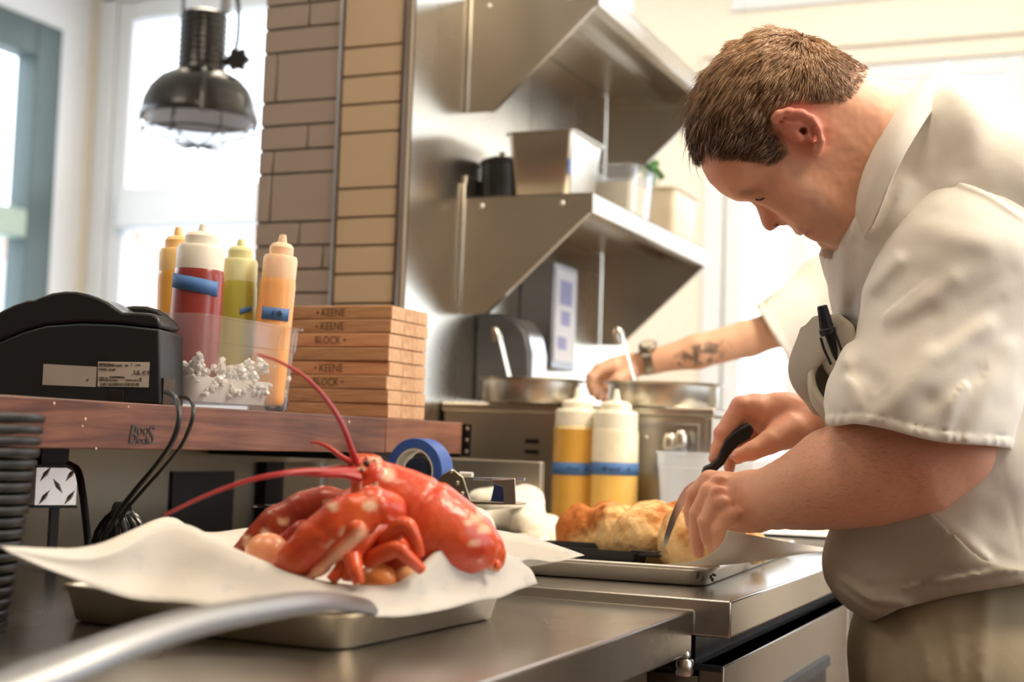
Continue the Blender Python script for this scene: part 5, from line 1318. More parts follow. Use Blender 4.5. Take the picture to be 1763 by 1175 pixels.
HAIRC = np.array((.15, .082, .045))
def scol(V):
    I = toimg(V); n = vnoise(V, 26, 1); n2 = vnoise(V, 80, 3)
    c = np.tile(np.array((.82, .435, .285)), (len(V), 1))
    hd_ = (I[:, 1] < 470) & (I[:, 0] < 1700)
    def blob(x, y, r, D=None): 
        return np.exp(-(((I[:, 0]-x)**2+(I[:, 1]-y)**2)/r**2))
    red = np.array((.70, .25, .19))
    w = np.clip(1.3*blob(1378, 222, 42)+.35*blob(1360, 165, 60)+.25*blob(1345, 345, 40)+.45*blob(1325, 388, 18)+.25*blob(1240, 290, 30), 0, .9)*hd_
    w = np.maximum(w, np.clip(.5*blob(1265, 700, 26)+.5*blob(1236, 745, 16)+.4*blob(1228, 790, 18)+.3*blob(1232, 832, 24)+.25*blob(1228, 852, 18)+.25*blob(1240, 872, 20)+.3*blob(1200, 945, 24)+.35*blob(1350, 700, 60)+.3*blob(1570, 800, 60)+.3*blob(1275, 790, 18)+.3*blob(1185, 860, 16), 0, .8)*(~hd_))
    w = np.clip(w+.10*n, 0, 1)[:, None]; c = c*(1-w)+red*w
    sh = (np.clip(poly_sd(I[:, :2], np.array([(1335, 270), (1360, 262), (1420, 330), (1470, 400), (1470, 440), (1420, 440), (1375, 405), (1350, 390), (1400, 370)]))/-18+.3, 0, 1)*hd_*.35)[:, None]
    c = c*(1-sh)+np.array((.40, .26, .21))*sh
    sd = poly_sd(I[:, :2], np.array(hair_poly)); h_ = np.clip(.5-sd/9+n2*.5, 0, 1)*hd_
    fade = np.clip((I[:, 0]-1400)/110, 0, 1)*.55; h_ = (h_*(1-fade))[:, None]*.92
    c = c*(1-h_)+HAIRC*1.5*h_
    lip = (blob(1391, 401, 7)+blob(1378, 399, 5))[:, None].clip(0, .8)*hd_[:, None]; c = c*(1-lip)+np.array((.55, .22, .19))*lip
    bw_ = (.55*blob(1290, 331, 8)+.45*blob(1279, 333, 7))[:, None]*hd_[:, None]; c = c*(1-bw_)+HAIRC*1.6*bw_
    dk = (blob(1384, 224, 7)*(np.abs(I[:, 2]-DH) < .092)+blob(1338, 387, 4)).clip(0, .9)[:, None]*hd_[:, None]; c = c*(1-dk)+np.array((.16, .05, .035))*dk  # shade of ear hole and nostril painted into the skin colour
    return c*(1+.04*n[:, None])
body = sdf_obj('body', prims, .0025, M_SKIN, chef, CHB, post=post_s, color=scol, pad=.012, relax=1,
               lo=np.minimum.reduce([Q(1150, 20, 1.7), Q(1763, 1175, 1.7), Q(1150, 1020, 2.25), Q(1850, 20, 2.25), Q(1150, 20, 2.25), Q(1850, 1020, 1.7)])-.03,
               hi=np.maximum.reduce([Q(1150, 20, 1.7), Q(1850, 20, 1.7), Q(1850, 20, 2.25), Q(1850, 1020, 2.25), Q(1150, 20, 2.25), Q(1150, 1020, 2.25)])+.03)
# fingernails and eyes
M_NAIL = plain('nail', (.78, .50, .42), .3, coat=.3)
for (x, y, D, rx, ry) in ((1229, 786, 2.0735, 5, 7), (1189, 900, 2.0215, 4.5, 6), (1262, 787, 2.0412, 6, 4.5)):
    obj('fingernail', MB().sphere(Q(x, y, D)-CHB, 1, 12, 6, M=Matrix(((RIGHT[0], FWD[0], UP[0], 0), (RIGHT[1], FWD[1], UP[1], 0), (RIGHT[2], FWD[2], UP[2], 0), (0, 0, 0, 1))) @ Matrix.Diagonal((PX(rx, D), .0012, PX(ry, D), 1))), M_NAIL, chef)
for sg in (-1, 1):
    e = obj('eyeball', MB().sphere(Q(1307, 340, DH+sg*.034)-CHB, .0078, 16, 10), plain('eye_white', (.75, .70, .66), .2), chef)
    L_ = curve_pts([Q(1299, 341, DH+sg*.0440), Q(1304, 344.5, DH+sg*.0495), Q(1311, 344, DH+sg*.0525), Q(1318, 339, DH+sg*.0530)], 5)-CHB
    obj('eyelashes', MB().tube(L_, [.0005]+[.0012]*(len(L_)-2)+[.0005], 6), plain('lash_brown', (.05, .03, .02), .6), chef)
# ---- hair strands
rs_ = np.random.RandomState(7)
bv = np.array([v.co for v in body.data.vertices])+CHB; bn = np.array([v.normal for v in body.data.vertices])
BI = toimg(bv); near = (BI[:, 1] < 470) & (BI[:, 0] < 1560)
sdh = poly_sd(BI[:, :2], np.array(hair_poly))
side_ok = (np.abs(BI[:, 2]-DH) < .092)
idx = np.where(near & (sdh < -1) & side_ok & (poly_sd(BI[:, :2], np.array([(1328, 188), (1360, 182), (1400, 190), (1425, 240), (1420, 275), (1395, 272), (1345, 245), (1325, 215)])) > 0))[0]
NS = 21000
pw_ = np.clip((1530-BI[idx, 0])/130, .25, 1); pick = rs_.choice(idx, NS, p=pw_/pw_.sum())
P0 = bv[pick]+rs_.normal(0, .0012, (NS, 3)); I0 = toimg(P0); Nn = bn[pick]
fade = np.clip((1500-I0[:, 0])/170, 0, 1)                      # 0 at nape, 1 to the front
up_ = np.clip((230-I0[:, 1])/150, 0, 1)
front = np.clip((1290-I0[:, 0])/90, 0, 1)
Lh_ = .0028+.0102*fade+.009*up_*fade+.013*front+.002*rs_.rand(NS)
Lh_ *= np.clip(-poly_sd(I0[:, :2], np.array(hair_poly))/14+.35, .35, 1)
dx = np.where(I0[:, 0] > 1390, .35, -.60)+0*I0[:, 0]; t_ = np.clip((I0[:, 0]-1340)/110, 0, 1)
dimg = np.stack([-.62*(1-t_)+.42*t_, .72*np.ones(NS)], 1); dimg[:, 0] = np.where(front > .2, -.25-.2*(1-front), dimg[:, 0]); 
Tn = RIGHT*dimg[:, :1]-UP*dimg[:, 1:2]
Tn = Tn-(Tn*Nn).sum(1)[:, None]*Nn; Tn /= np.linalg.norm(Tn, axis=1)[:, None]+1e-9
clump = np.stack([vnoise(P0, 95, 11), vnoise(P0, 95, 12), vnoise(P0, 95, 13)], 1)
wisp = (rs_.rand(NS) < .03)*(I0[:, 0] < 1222); wisp = wisp*rs_.rand(NS); Lh_ *= 1+.8*wisp; Nn = Nn*(1+.5*wisp[:, None])
dir0 = Nn*.62+Tn*.8+clump*.35+rs_.normal(0, .10, (NS, 3)); dir0 /= np.linalg.norm(dir0, axis=1)[:, None]
dir1 = Nn*.12+Tn*1.0+clump*.40+rs_.normal(0, .12, (NS, 3))-np.array([0, 0, .15]); dir1 /= np.linalg.norm(dir1, axis=1)[:, None]
K1 = P0-Nn*.001; K2 = P0+dir0*Lh_[:, None]*.45; K3 = K2+dir1*Lh_[:, None]*.40; K4 = K3+(dir1-Nn*.15)*Lh_[:, None]*.35
Vs = []; w0 = .00042
sideu = np.cross(dir1, rs_.normal(0, 1, (NS, 3))); sideu /= np.linalg.norm(sideu, axis=1)[:, None]; sidev = np.cross(dir1, sideu)
for K, w in ((K1, 1), (K2, 1), (K3, .75), (K4, .12)):
    for a in (0, 2.094, 4.189): Vs.append(K+(sideu*math.cos(a)+sidev*math.sin(a))*w0*w)
HV = np.stack(Vs, 1).reshape(-1, 3); b0 = (np.arange(NS)*12)[:, None]
HF = np.concatenate([b0+np.array([[3*s+k, 3*s+(k+1) % 3, 3*s+3+(k+1) % 3, 3*s+3+k]]) for s in range(3) for k in range(3)])
hm = np_mesh('hair', HV-CHB, HF)
tone = rs_.rand(NS); gold = np.clip(up_*1.25*np.clip(fade+.3, 0, 1)+.10, 0, 1)*(1-.6*front)
hc_ = np.array((.085, .046, .026))*(1-gold[:, None]*.8)+np.array((.46, .27, .14))*gold[:, None]*.8
hc_ = hc_*(.8+1.1*tone[:, None]); hc_[tone > .93] = np.array((.55, .37, .22))
back = np.clip((I0[:, 0]-1380)/90, 0, 1)[:, None]; hc_ = hc_*(1-.6*back)+np.array((.30, .185, .115))*.6*back*(.7+.6*tone[:, None])
set_col(hm, np.repeat(hc_, 12, 0)); hm.materials.append(vcol('hair_brown', rough=.38, spec=.5, var=.0, bmp=0, sss=0))
ho = bpy.data.objects.new('hair', hm); COL.objects.link(ho); ho.parent = chef; ho['kind'] = 'stuff'; ho['label'] = 'short combed-forward light brown hair'

ai = np.where((BI[:, 0] > 1335) & (BI[:, 0] < 1640) & (BI[:, 1] > 735) & (BI[:, 1] < 915) & (BI[:, 2] < 1.93))[0]
NA = 2600; pk = rs_.choice(ai, NA); P0 = bv[pk]; Nn = bn[pk]; Tn = -RIGHT*.9+UP*rs_.normal(-.1, .35, (NA, 1)); Tn = Tn-(Tn*Nn).sum(1)[:, None]*Nn
d_ = Tn*.9+Nn*.32+rs_.normal(0, .12, (NA, 3)); d_ /= np.linalg.norm(d_, axis=1)[:, None]; LL = rs_.uniform(.004, .010, (NA, 1))
su = np.cross(d_, Nn); K = [P0, P0+d_*LL*.5, P0+d_*LL-Nn*.0012]; HV = np.stack([q+su*s_*.00011*w for q, w in zip(K, (1, 1, .2)) for s_ in (-1, 1)], 1).reshape(-1, 3)
b0 = (np.arange(NA)*6)[:, None]; HF = np.concatenate([b0+np.array([[0, 1, 3, 2]]), b0+np.array([[2, 3, 5, 4]])])
am = np_mesh('arm_hair', HV-CHB, HF); set_col(am, np.tile(np.array((.34, .18, .09)), (len(HV), 1))); am.materials.append(MATS['hair_brown'])
ao = bpy.data.objects.new('arm_hair', am); COL.objects.link(ao); ao.parent = chef; ao['kind'] = 'stuff'

# ---- jacket, sleeve, apron, trousers
M_JKT = vcol('off_white_twill', rough=.85, spec=.15, nscale=500, var=.03, bmp=.25, bdist=.0006, bscale=700)
M_APR = vcol('grey_beige_apron', rough=.85, spec=.15, nscale=500, var=.04, bmp=.25, bdist=.0006, bscale=600)
torso = [E_(1690, 470, 1.935, 240, .205, 250, .06), E_(1655, 800, 1.93, 222, .185, 255, .08), E_(1755, 400, 1.93, 190, .20, 205, .05), E_(1690, 960, 1.93, 215, .20, 120, .05),
         E_(1700, 330, 1.83, 120, .10, 110, .05), E_(1560, 480, 1.93, 118, .15, 130, .05), E_(1715, 325, 1.90, 132, .17, 118, .04), Cone(Q(1646, 246, 1.88), Q(1560, 400, 1.88), .088, .118, k=.03), Cone(Q(1592, 300, 1.885), Q(1660, 480, 1.92), .100, .15, k=.02), E_(1628, 262, 1.885, 80, .134, 118, .02)]
jk_folds = foldf([([(1512, 330), (1480, 372), (1452, 420)], 0.0042, 11), ([(1560, 320), (1500, 408), (1478, 480)], 0.0042, 12), ([(1535, 345), (1495, 430), (1470, 520)], -0.0042, 10), ([(1600, 330), (1545, 420)], -0.0035, 14), ([(1640, 320), (1560, 470)], 0.0028, 17), ([(1452, 430), (1447, 520), (1440, 600)], 0.0035, 10),
                  ([(1475, 450), (1468, 560)], -0.0035, 8), ([(1690, 950), (1763, 975)], -0.0028, 10), ([(1600, 880), (1700, 960)], 0.0028, 10), ([(1717, 780), (1745, 890), (1763, 970)], -.0018, 3.5)])
def post_j(v, P):
    I = toimg(P)
    neck = smin(Cone(Q(1430, 190, DH), Q(1484, 225, 1.875), .078, .062, k=0)(P), inflate([(x-4, y-6) for x, y in ((1400, 440), (1446, 455), (1482, 372), (1518, 288), (1554, 212), (1592, 150), (1612, 95), (1500, 60))], DH, .075, .03)(P), .01)
    v = smax(v, -neck, .008)
    lw = np.interp(I[:, 0], [1380, 1545, 1763, 1900], [1052, 1034, 988, 975]); v = np.maximum(v, (I[:, 1]-lw)*1.93/F_PX)
    return v-jk_folds(I, v)-.0035*nzb(v, P*np.array([1, 1, .6]), 14, 4)-.0012*nzb(v, P, 45, 6)
JC = np.array((.84, .805, .735))
def jcol(V):
    n = vnoise(V, 9, 3)[:, None]; return JC*(1+.03*n)
sdf_obj('jacket', torso, .0042, M_JKT, chef, CHB, post=post_j, color=jcol, relax=2, pad=.02)
# far sleeve (hidden side)
sdf_obj('sleeve', [Cone(Q(1690, 380, 2.06), Q(1650, 560, 2.13), .095, .10, k=.02), Cone(Q(1650, 560, 2.13), Q(1620, 690, 2.16), .10, .095, k=.02)], .006, M_JKT, chef, CHB, color=jcol, post=lambda v, P: v-.004*nzb(v, P, 16, 9))
# near sleeve with hem
hemA, hemB = np.array([1441., 728.]), np.array([1724., 775.]); he = (hemB-hemA)/np.linalg.norm(hemB-hemA); hn = np.array([-he[1], he[0]])
sl = [Cone(Q(1705, 345, 1.845), Q(1660, 480, 1.80), .100, .110, k=.03), Cone(Q(1660, 480, 1.80), Q(1592, 690, 1.772), .110, .105, k=.03), Cone(Q(1592, 690, 1.772), Q(1570, 860, 1.765), .104, .100, k=.02),
      E_(1480, 690, 1.78, 42, .055, 60, .05), E_(1655, 700, 1.78, 60, .06, 90, .05)]
sl_folds = foldf([([(1545, 448), (1490, 500), (1462, 560), (1455, 620)], 0.0056, 15), ([(1575, 470), (1520, 520), (1490, 590)], -0.0043, 18), ([(1640, 480), (1570, 530), (1530, 545)], 0.0037, 18), ([(1600, 540), (1530, 575)], -0.0043, 18), ([(1470, 590), (1480, 640), (1505, 655)], -0.0050, 16),
                  ([(1700, 560), (1600, 620), (1540, 690), (1500, 720)], 0.0050, 20), ([(1680, 640), (1600, 690), (1560, 730)], -0.0043, 18), ([(1740, 600), (1690, 700), (1670, 760)], 0.0037, 18), ([(1660, 520), (1740, 470)], -0.0031, 20), ([(1600, 400), (1700, 420)], 0.0025, 22), ([(1720, 520), (1620, 590)], -0.0031, 15),
                  ([(1569, 306), (1600, 303), (1643, 306), (1700, 330), (1763, 372)], -.0025, 4), ([(1569, 311), (1600, 308), (1643, 311), (1700, 335), (1763, 377)], .003, 5), ([(1480, 700), (1460, 660)], 0.0031, 12), ([(1630, 745), (1640, 700), (1660, 660)], 0.0025, 11)])
def post_sl(v, P):
    I = toimg(P); q = I[:, :2]-hemA; dh = q @ hn; al = q @ he
    dh = dh+4*np.sin(al/37)+(-6*np.clip((30-al)/30, 0, 1))
    v = v-sl_folds(I, v)-.0030*nzb(v, P, 13, 14)-.0012*nzb(v, P, 40, 15)
    band = np.exp(-((dh+9)/9)**2)*(dh < 2); v = v-.0012*(dh > -19)-band*.0016*(np.sin(al/3.6+2*np.sin(al/11.))*.8+.4)
    v = v+.0016*np.exp(-((dh+19)/2.2)**2)
    s = 1.775/F_PX; v = np.maximum(v, (dh)*s)
    inner = sl[1](P); inner = np.minimum(inner, sl[2](P)); inner = np.minimum(inner, np.minimum(sl[3](P), sl[4](P)))+.015
    inn = np.maximum(inner, -(dh*s+.075)); return np.maximum(v, -inn)
sdf_obj('sleeve', sl, .0030, M_JKT, chef, CHB, post=post_sl, color=jcol, relax=1, pad=.02)
# collar
tl = [(1438, 436, 1.875), (1466, 352, 1.812), (1497, 272, 1.790), (1531, 208, 1.795), (1566, 158, 1.82), (1604, 122, 1.87), (1566, 158, 1.92), (1531, 208, 1.945), (1497, 272, 1.95), (1466, 352, 1.93)]
ml = [(1434, 450, 1.872), (1480, 362, 1.790), (1518, 278, 1.768), (1556, 212, 1.775), (1596, 152, 1.81), (1632, 108, 1.87), (1596, 152, 1.93), (1556, 212, 1.965), (1518, 278, 1.972), (1480, 362, 1.95)]
bl_ = [(1440, 480, 1.870), (1500, 395, 1.778), (1540, 300, 1.757), (1578, 232, 1.768), (1612, 180, 1.81), (1652, 130, 1.87), (1612, 180, 1.93), (1578, 232, 1.972), (1540, 300, 1.983), (1500, 395, 1.962)]
def loop(l): return np.array([Q(*p) for p in l+[l[0]]])
il = [(x+4, y+6, 1.87+(D-1.87)*.97) for x, y, D in tl]; il2 = [(x+14, y+26, 1.87+(D-1.87)*.98) for x, y, D in tl]
P_ = patch(np.array([loop(il2), loop(il), loop(tl), loop(ml), loop(bl_)]), 7)
P_ += (vnoise(P_.reshape(-1, 3), 30, 5).reshape(P_.shape[:2])*.0018)[:, :, None]*(-FWD+UP*.5)
o_ = obj('collar', MB().grid(P_-CHB), M_JKT, chef, solid=.0022, angle=180); set_col(o_.data, np.tile(JC*1.02, (len(o_.data.vertices), 1)))
# apron
ap_poly = np.array([(1300, 575), (1300, 1000), (1430, 1100), (1500, 1074), (1545, 1050), (1650, 1024), (1763, 1006), (1900, 992), (1900, 975), (1763, 982), (1725, 974), (1690, 962), (1640, 918), (1589, 866), (1540, 790), (1490, 640), (1470, 560), (1446, 540), (1400, 545), (1385, 562)], float)
ap_folds = foldf([([(1450, 1000), (1500, 1035), (1560, 1040)], .006, 8), ([(1445, 1015), (1495, 1052), (1540, 1058)], .005, 7), ([(1440, 975), (1500, 1010), (1600, 1006), (1700, 985)], -.005, 9), ([(1560, 1012), (1650, 996), (1763, 976)], .004, 7), ([(1460, 950), (1520, 985), (1640, 985)], -.003, 12), ([(1398, 700), (1402, 760), (1412, 830)], .004, 7), ([(1416, 700), (1418, 780)], -.005, 6)])
AC = np.array((.47, .43, .355))
ap_p = torso[:3]+[torso[3]]+[E_(1500, 985, 1.93, 70, .13, 72, .04), E_(1452, 600, 1.90, 66, .10, 130, .05), E_(1412, 640, 1.885, 46, .045, 50, .03)]
def post_a(v, P):
    I = toimg(P); v = v-.0045-ap_folds(I, v)-.003*nzb(v, P, 12, 4)-.0010*nzb(v, P, 40, 6)
    pd = poly_sd(I[:, :2], ap_poly)*(1.93/F_PX)
    cav = E_(1428, 652, 1.845, 26, .030, 44, .0)(P); v = smax(v, -cav, .006)
    return np.maximum(v, pd)
def acol(V): n = vnoise(V, 7, 3)[:, None]; return AC*(1+.05*n)
ap = sdf_obj('apron', ap_p, .0040, M_APR, chef, CHB, post=post_a, color=acol, relax=1, pad=.03, label='beige apron with a gaping chest pocket')
ptch = patch(np.array([[Q(1400, 632, 1.842), Q(1404, 664, 1.832), Q(1420, 690, 1.826), Q(1446, 714, 1.822)], [Q(1396, 640, 1.836), Q(1399, 672, 1.826), Q(1416, 700, 1.82), Q(1446, 724, 1.816)], [Q(1392, 648, 1.846), Q(1396, 684, 1.842), Q(1412, 712, 1.838), Q(1446, 736, 1.834)]]), 7)
o_ = obj('pocket_hem', MB().grid(ptch-CHB), M_APR, ap, solid=.004, angle=180); set_col(o_.data, np.tile(AC*1.25, (len(o_.data.vertices), 1)))
ptch = patch(np.array([[Q(1416, 582, 1.835), Q(1436, 574, 1.826), Q(1460, 566, 1.82)], [Q(1413, 612, 1.838), Q(1434, 610, 1.826), Q(1458, 610, 1.82)], [Q(1420, 634, 1.845), Q(1436, 644, 1.832), Q(1452, 652, 1.826)], [Q(1428, 646, 1.852), Q(1438, 660, 1.842), Q(1450, 668, 1.838)]]), 7)
o_ = obj('inner_pocket', MB().grid(ptch-CHB), M_APR, ap, solid=.003, angle=180); set_col(o_.data, np.tile(JC, (len(o_.data.vertices), 1)))
st = curve_pts([Q(1440, 1030, 1.885), Q(1480, 1056, 1.80), Q(1540, 1052, 1.755), Q(1620, 1034, 1.735), Q(1700, 1016, 1.74), Q(1800, 1000, 1.78)], 8)-CHB
# trousers
HIP = Q(1680, 1118, 1.93); gd = np.array([0, 0, 1.0])
fl = np.array([FWD[0], FWD[1], 0])/np.hypot(FWD[0], FWD[1]); rr_ = np.array([RIGHT[0], RIGHT[1], 0])/np.hypot(RIGHT[0], RIGHT[1])
legs = [Cone(HIP-fl*.045-rr_*.005, HIP+fl*.045-rr_*.005, .145, .145, k=.05)]
feet = []
for sg in (-1, 1):
    hp_ = HIP+fl*.080*sg-gd*.03-rr_*.02; kn_ = hp_-gd*.36-rr_*.015; an_ = kn_-gd*(kn_[2]-.09)+rr_*.02
    legs += [Cone(hp_, kn_, .130, .105, k=.03), Cone(kn_, an_, .100, .085, k=.03)]; feet.append(an_)
tr_folds = foldf([([(1540, 1060), (1545, 1110), (1535, 1175)], -.005, 7), ([(1560, 1050), (1590, 1110), (1600, 1175)], .005, 9), ([(1618, 1060), (1640, 1175)], -.006, 6), ([(1700, 1030), (1690, 1175)], .005, 12), ([(1510, 1075), (1500, 1175)], .005, 8), ([(1660, 1040), (1668, 1175)], -.004, 5)])
def post_t(v, P):
    v = v-tr_folds(toimg(P), v)*(P[:, 2] > .6)-.004*nzb(v, P*np.array([1, 1, .5]), 12, 8); return np.maximum(v, .07-P[:, 2])
TC = np.array((.38, .325, .225))
sdf_obj('trousers', legs, .0055, M_APR, chef, CHB, post=post_t, color=lambda V: TC*(1+.10*vnoise(V, 9, 3)[:, None]), relax=2, pad=.02)
for an_ in feet:
    toe = an_-rr_*.20; toe[2] = .035; he_ = an_+rr_*.03; he_[2] = .045
    sdf_obj('shoe', [Cone(he_, toe, .048, .038, k=.03), Cone(he_, he_+gd*.06, .045, .045, k=.02)], .005, M_BLACK, chef, CHB, post=lambda v, P: np.maximum(v, -P[:, 2]+.0005))

# marker pen in the apron pocket
mk = Q(1432, 610, 1.815); t = thing('marker_pen', 'black marker with a ribbed cap sticking out of the apron pocket', 'pen', mk)
ax0, ax1 = Q(1445, 622, 1.815)-mk, Q(1425, 572, 1.813)-mk; ax2 = Q(1415, 526, 1.811)-mk
obj('barrel', MB().tube([ax0, ax1], [.0055, .0055], 16), M_BLACK, t)
cp_ = obj('cap', MB().tube([ax1*1.0+(ax0-ax1)*.06, ax1, ax1+(ax2-ax1)*.12, ax1+(ax2-ax1)*.16, ax2*.98+ax1*.02, ax2], [.0105, .0108, .0108, .0085, .0062, .0045], 20), plain('navy_black_cap', (.016, .020, .035), .3), t)
for k in range(8):
    a = 2*math.pi*k/8; dd_ = (ax2-ax1)/np.linalg.norm(ax2-ax1); u_ = np.cross(dd_, FWD); u_ /= np.linalg.norm(u_); v_ = np.cross(dd_, u_)
    off = (u_*math.cos(a)+v_*math.sin(a)); obj('rib', MB().tube([ax1+(ax2-ax1)*.18+off*.0083, ax2*.97+ax1*.03+off*.0058], [.0010, .0008], 5), plain('navy_black_cap', (.016, .020, .035), .3), cp_)
obj('clip', MB().tube(curve_pts([Q(1437, 572, 1.803)-mk, Q(1444, 590, 1.800)-mk, Q(1452, 612, 1.803)-mk], 4), .0016, 8), M_BLACK, t)
obj('lanyard_hook', MB().tube(curve_pts([Q(1413, 582, 1.806)-mk, Q(1419, 602, 1.803)-mk, Q(1431, 628, 1.802)-mk], 4), .0018, 8), M_BLACK, t)
# ================================================================== SECOND COOK (mostly hidden)
SB = Q(1600, 900, 3.15); SB[2] = 0
p2 = thing('person', 'second cook behind, only a tattooed forearm in a short white sleeve showing', 'person', SB)
DA = 3.16
prims = [Cone(Q(1590, 430, 3.2), Q(1460, 480, 3.18), .062, .058, k=.02), Cone(Q(1460, 480, 3.18), Q(1355, 560, 3.17), .055, .050, k=.02), Cone(Q(1355, 560, 3.17), Q(1290, 583, 3.165), PX(33, DA), PX(31, DA), k=.012), Cone(Q(1290, 583, 3.165), Q(1200, 606, 3.16), PX(31, DA), PX(29, DA), k=.012),
         Cone(Q(1200, 606, 3.16), Q(1125, 622, 3.16), PX(29, DA), PX(21, DA), k=.012), Cone(Q(1125, 622, 3.16), Q(1070, 634, 3.17), PX(20, DA), PX(22, DA), k=.012, flat=(FWD, .7)), Cone(Q(1075, 636, 3.17), Q(1045, 640, 3.17), PX(22, DA), PX(17, DA), k=.01, flat=(FWD, .7))]
prims += finger([(1055, 630, 3.16), (1032, 636, 3.15), (1018, 650, 3.14), (1016, 664, 3.14)], [14, 11, 9.5, 8])
prims += finger([(1055, 636, 3.175), (1030, 644, 3.175), (1018, 662, 3.165), (1020, 676, 3.16)], [14, 11, 9.5, 8])
prims += finger([(1058, 642, 3.19), (1036, 654, 3.19), (1027, 672, 3.18), (1030, 684, 3.17)], [13, 11, 9, 7.5])
prims += finger([(1064, 648, 3.20), (1046, 662, 3.20), (1038, 678, 3.19), (1042, 690, 3.18)], [12, 9.5, 8.5, 7])
prims += finger([(1085, 640, 3.15), (1062, 654, 3.13), (1046, 668, 3.13)], [14, 11, 9])
prims += [Cone(Q(1590, 430, 3.2), Q(1640, 340, 3.25), .07, .055, k=.04), Cone(Q(1640, 340, 3.25), Q(1615, 300, 3.25), .055, .06, k=.03), E_(1608, 268, 3.25, 78, .075, 88, .03), E_(1548, 300, 3.25, 14, .016, 16, .02), E_(1580, 330, 3.25, 40, .045, 34, .03), Cone(Q(1640, 380, 3.25), Q(1640, 700, 3.25), .12, .13, k=.04)]
def scol2(V):
    I = toimg(V); c = np.tile(np.array((.74, .43, .28)), (len(V), 1))
    n = vnoise(V, 85, 1)*.6+vnoise(V, 190, 2)*.5
    m = np.clip(1.25-np.hypot((I[:, 0]-1205)/46, (I[:, 1]-(612-.28*(I[:, 0]-1205)))/20), 0, 1)*2.2
    w = (np.clip(n*2.2+.45, 0, 1)*np.clip(m, 0, 1))[:, None]*.85
    c = c*(1-w)+np.array((.07, .07, .06))*w
    hr = ((I[:, 1] < 262) & (I[:, 0] > 1500))[:, None]; return np.where(hr, np.array((.06, .035, .02)), c)
sdf_obj('body', prims, .0042, M_SKIN, p2, SB, color=scol2, pad=.01, label='tattooed forearm and hand')
slp = [Cone(Q(1570, 440, 3.2), Q(1450, 500, 3.18), .095, .090, k=.03), Cone(Q(1450, 500, 3.18), Q(1300, 600, 3.17), .090, .080, k=.03)]
ha, hb_ = np.array([1311., 545.]), np.array([1366., 634.]); hd_ = (hb_-ha)/np.linalg.norm(hb_-ha); hn2 = np.array([-hd_[1], hd_[0]])
def post_2(v, P):
    I = toimg(P); dd = ((I[:, :2]-ha) @ hn2); s = 3.17/F_PX
    v = v-.004*nzb(v, P, 15, 2)-.0015*(dd > -10); v = np.maximum(v, dd*s)
    inn = np.maximum(slp[1](P)+.008, -(dd*s+.06)); return np.maximum(v, -inn)
sdf_obj('sleeve', slp, .005, M_JKT, p2, SB, post=post_2, color=jcol, pad=.02)
tor2 = [E_(1640, 560, 3.27, 130, .20, 190, .06), E_(1650, 800, 3.27, 130, .17, 200, .06)]
sdf_obj('jacket', tor2, .009, M_JKT, p2, SB, color=jcol, post=lambda v, P: smax(v, -Cone(Q(1640, 340, 3.25), Q(1615, 250, 3.25), .07, .07, k=0)(P), .01)-.005*nzb(v, P, 12, 2), pad=.02)
H2 = Q(1650, 940, 3.27); lg = [Cone(H2-fl*.05, H2+fl*.05, .15, .15, k=.05)]; ft2 = []
for sg in (-1, 1):
    h_ = H2+fl*.09*sg-gd*.05; a_2 = h_.copy(); a_2[2] = .1; lg.append(Cone(h_, a_2, .115, .075, k=.03)); ft2.append(a_2)
sdf_obj('trousers', lg, .009, M_APR, p2, SB, color=lambda V: np.tile(TC, (len(V), 1)), post=lambda v, P: np.maximum(v-.004*nzb(v, P, 10, 1), .07-P[:, 2]), pad=.02)
for a_2 in ft2:
    toe = a_2-rr_*.18; toe[2] = .035; he_ = a_2.copy(); he_[2] = .045
    sdf_obj('shoe', [Cone(he_, toe, .048, .038, k=.03)], .006, M_BLACK, p2, SB, post=lambda v, P: np.maximum(v, -P[:, 2]+.0005))
# wrist watch
wc = Q(1113, 621, 3.16); t = thing('wrist_watch', 'chunky dark metal watch on the tattooed arm’s wrist', 'watch', wc)
axw = Q(1150, 613, 3.16)-Q(1080, 630, 3.16); axw /= np.linalg.norm(axw); u_ = np.cross(axw, FWD); u_ /= np.linalg.norm(u_); v_ = np.cross(axw, u_)
rw = PX(23.5, 3.16)
for k in range(22):
    a = 2*math.pi*k/22; c_ = (u_*math.cos(a)+v_*math.sin(a)); tg = -u_*math.sin(a)+v_*math.cos(a)
    M = Matrix((( *[float(x) for x in (axw[0], tg[0], c_[0])], float(c_[0]*rw)), (*[float(x) for x in (axw[1], tg[1], c_[1])], float(c_[1]*rw)), (*[float(x) for x in (axw[2], tg[2], c_[2])], float(c_[2]*rw)), (0, 0, 0, 1)))
    mb = MB().box(-.010, .010, -.0042, .0042, -.0015, .002); mb.v = [tuple(M @ Vector(p)) for p in mb.v]
    obj('band_link', mb, steel('dark_watch_steel', (.22, .20, .17), .3), t, bevel=.0006)
cdir = -FWD*.5+np.array([0, 0, .86]); cdir /= np.linalg.norm(cdir); tg = np.cross(cdir, axw)
M = Matrix(((float(axw[0]), float(tg[0]), float(cdir[0]), float(cdir[0]*(rw+.001))), (float(axw[1]), float(tg[1]), float(cdir[1]), float(cdir[1]*(rw+.001))), (float(axw[2]), float(tg[2]), float(cdir[2]), float(cdir[2]*(rw+.001))), (0, 0, 0, 1)))
cs_ = obj('case', MB().lathe([(.0001, 0), (.020, 0), (.021, .003), (.021, .008), (.018, .011), (.016, .0112), (.0001, .0105)], 28, M=M), steel('dark_watch_steel', (.22, .20, .17), .3), t)
obj('dial', MB().lathe([(.0001, .0114), (.0155, .0114), (.0155, .0106), (.0001, .0106)], 28, M=M), plain('pale_dial', (.55, .5, .4), .4), cs_)

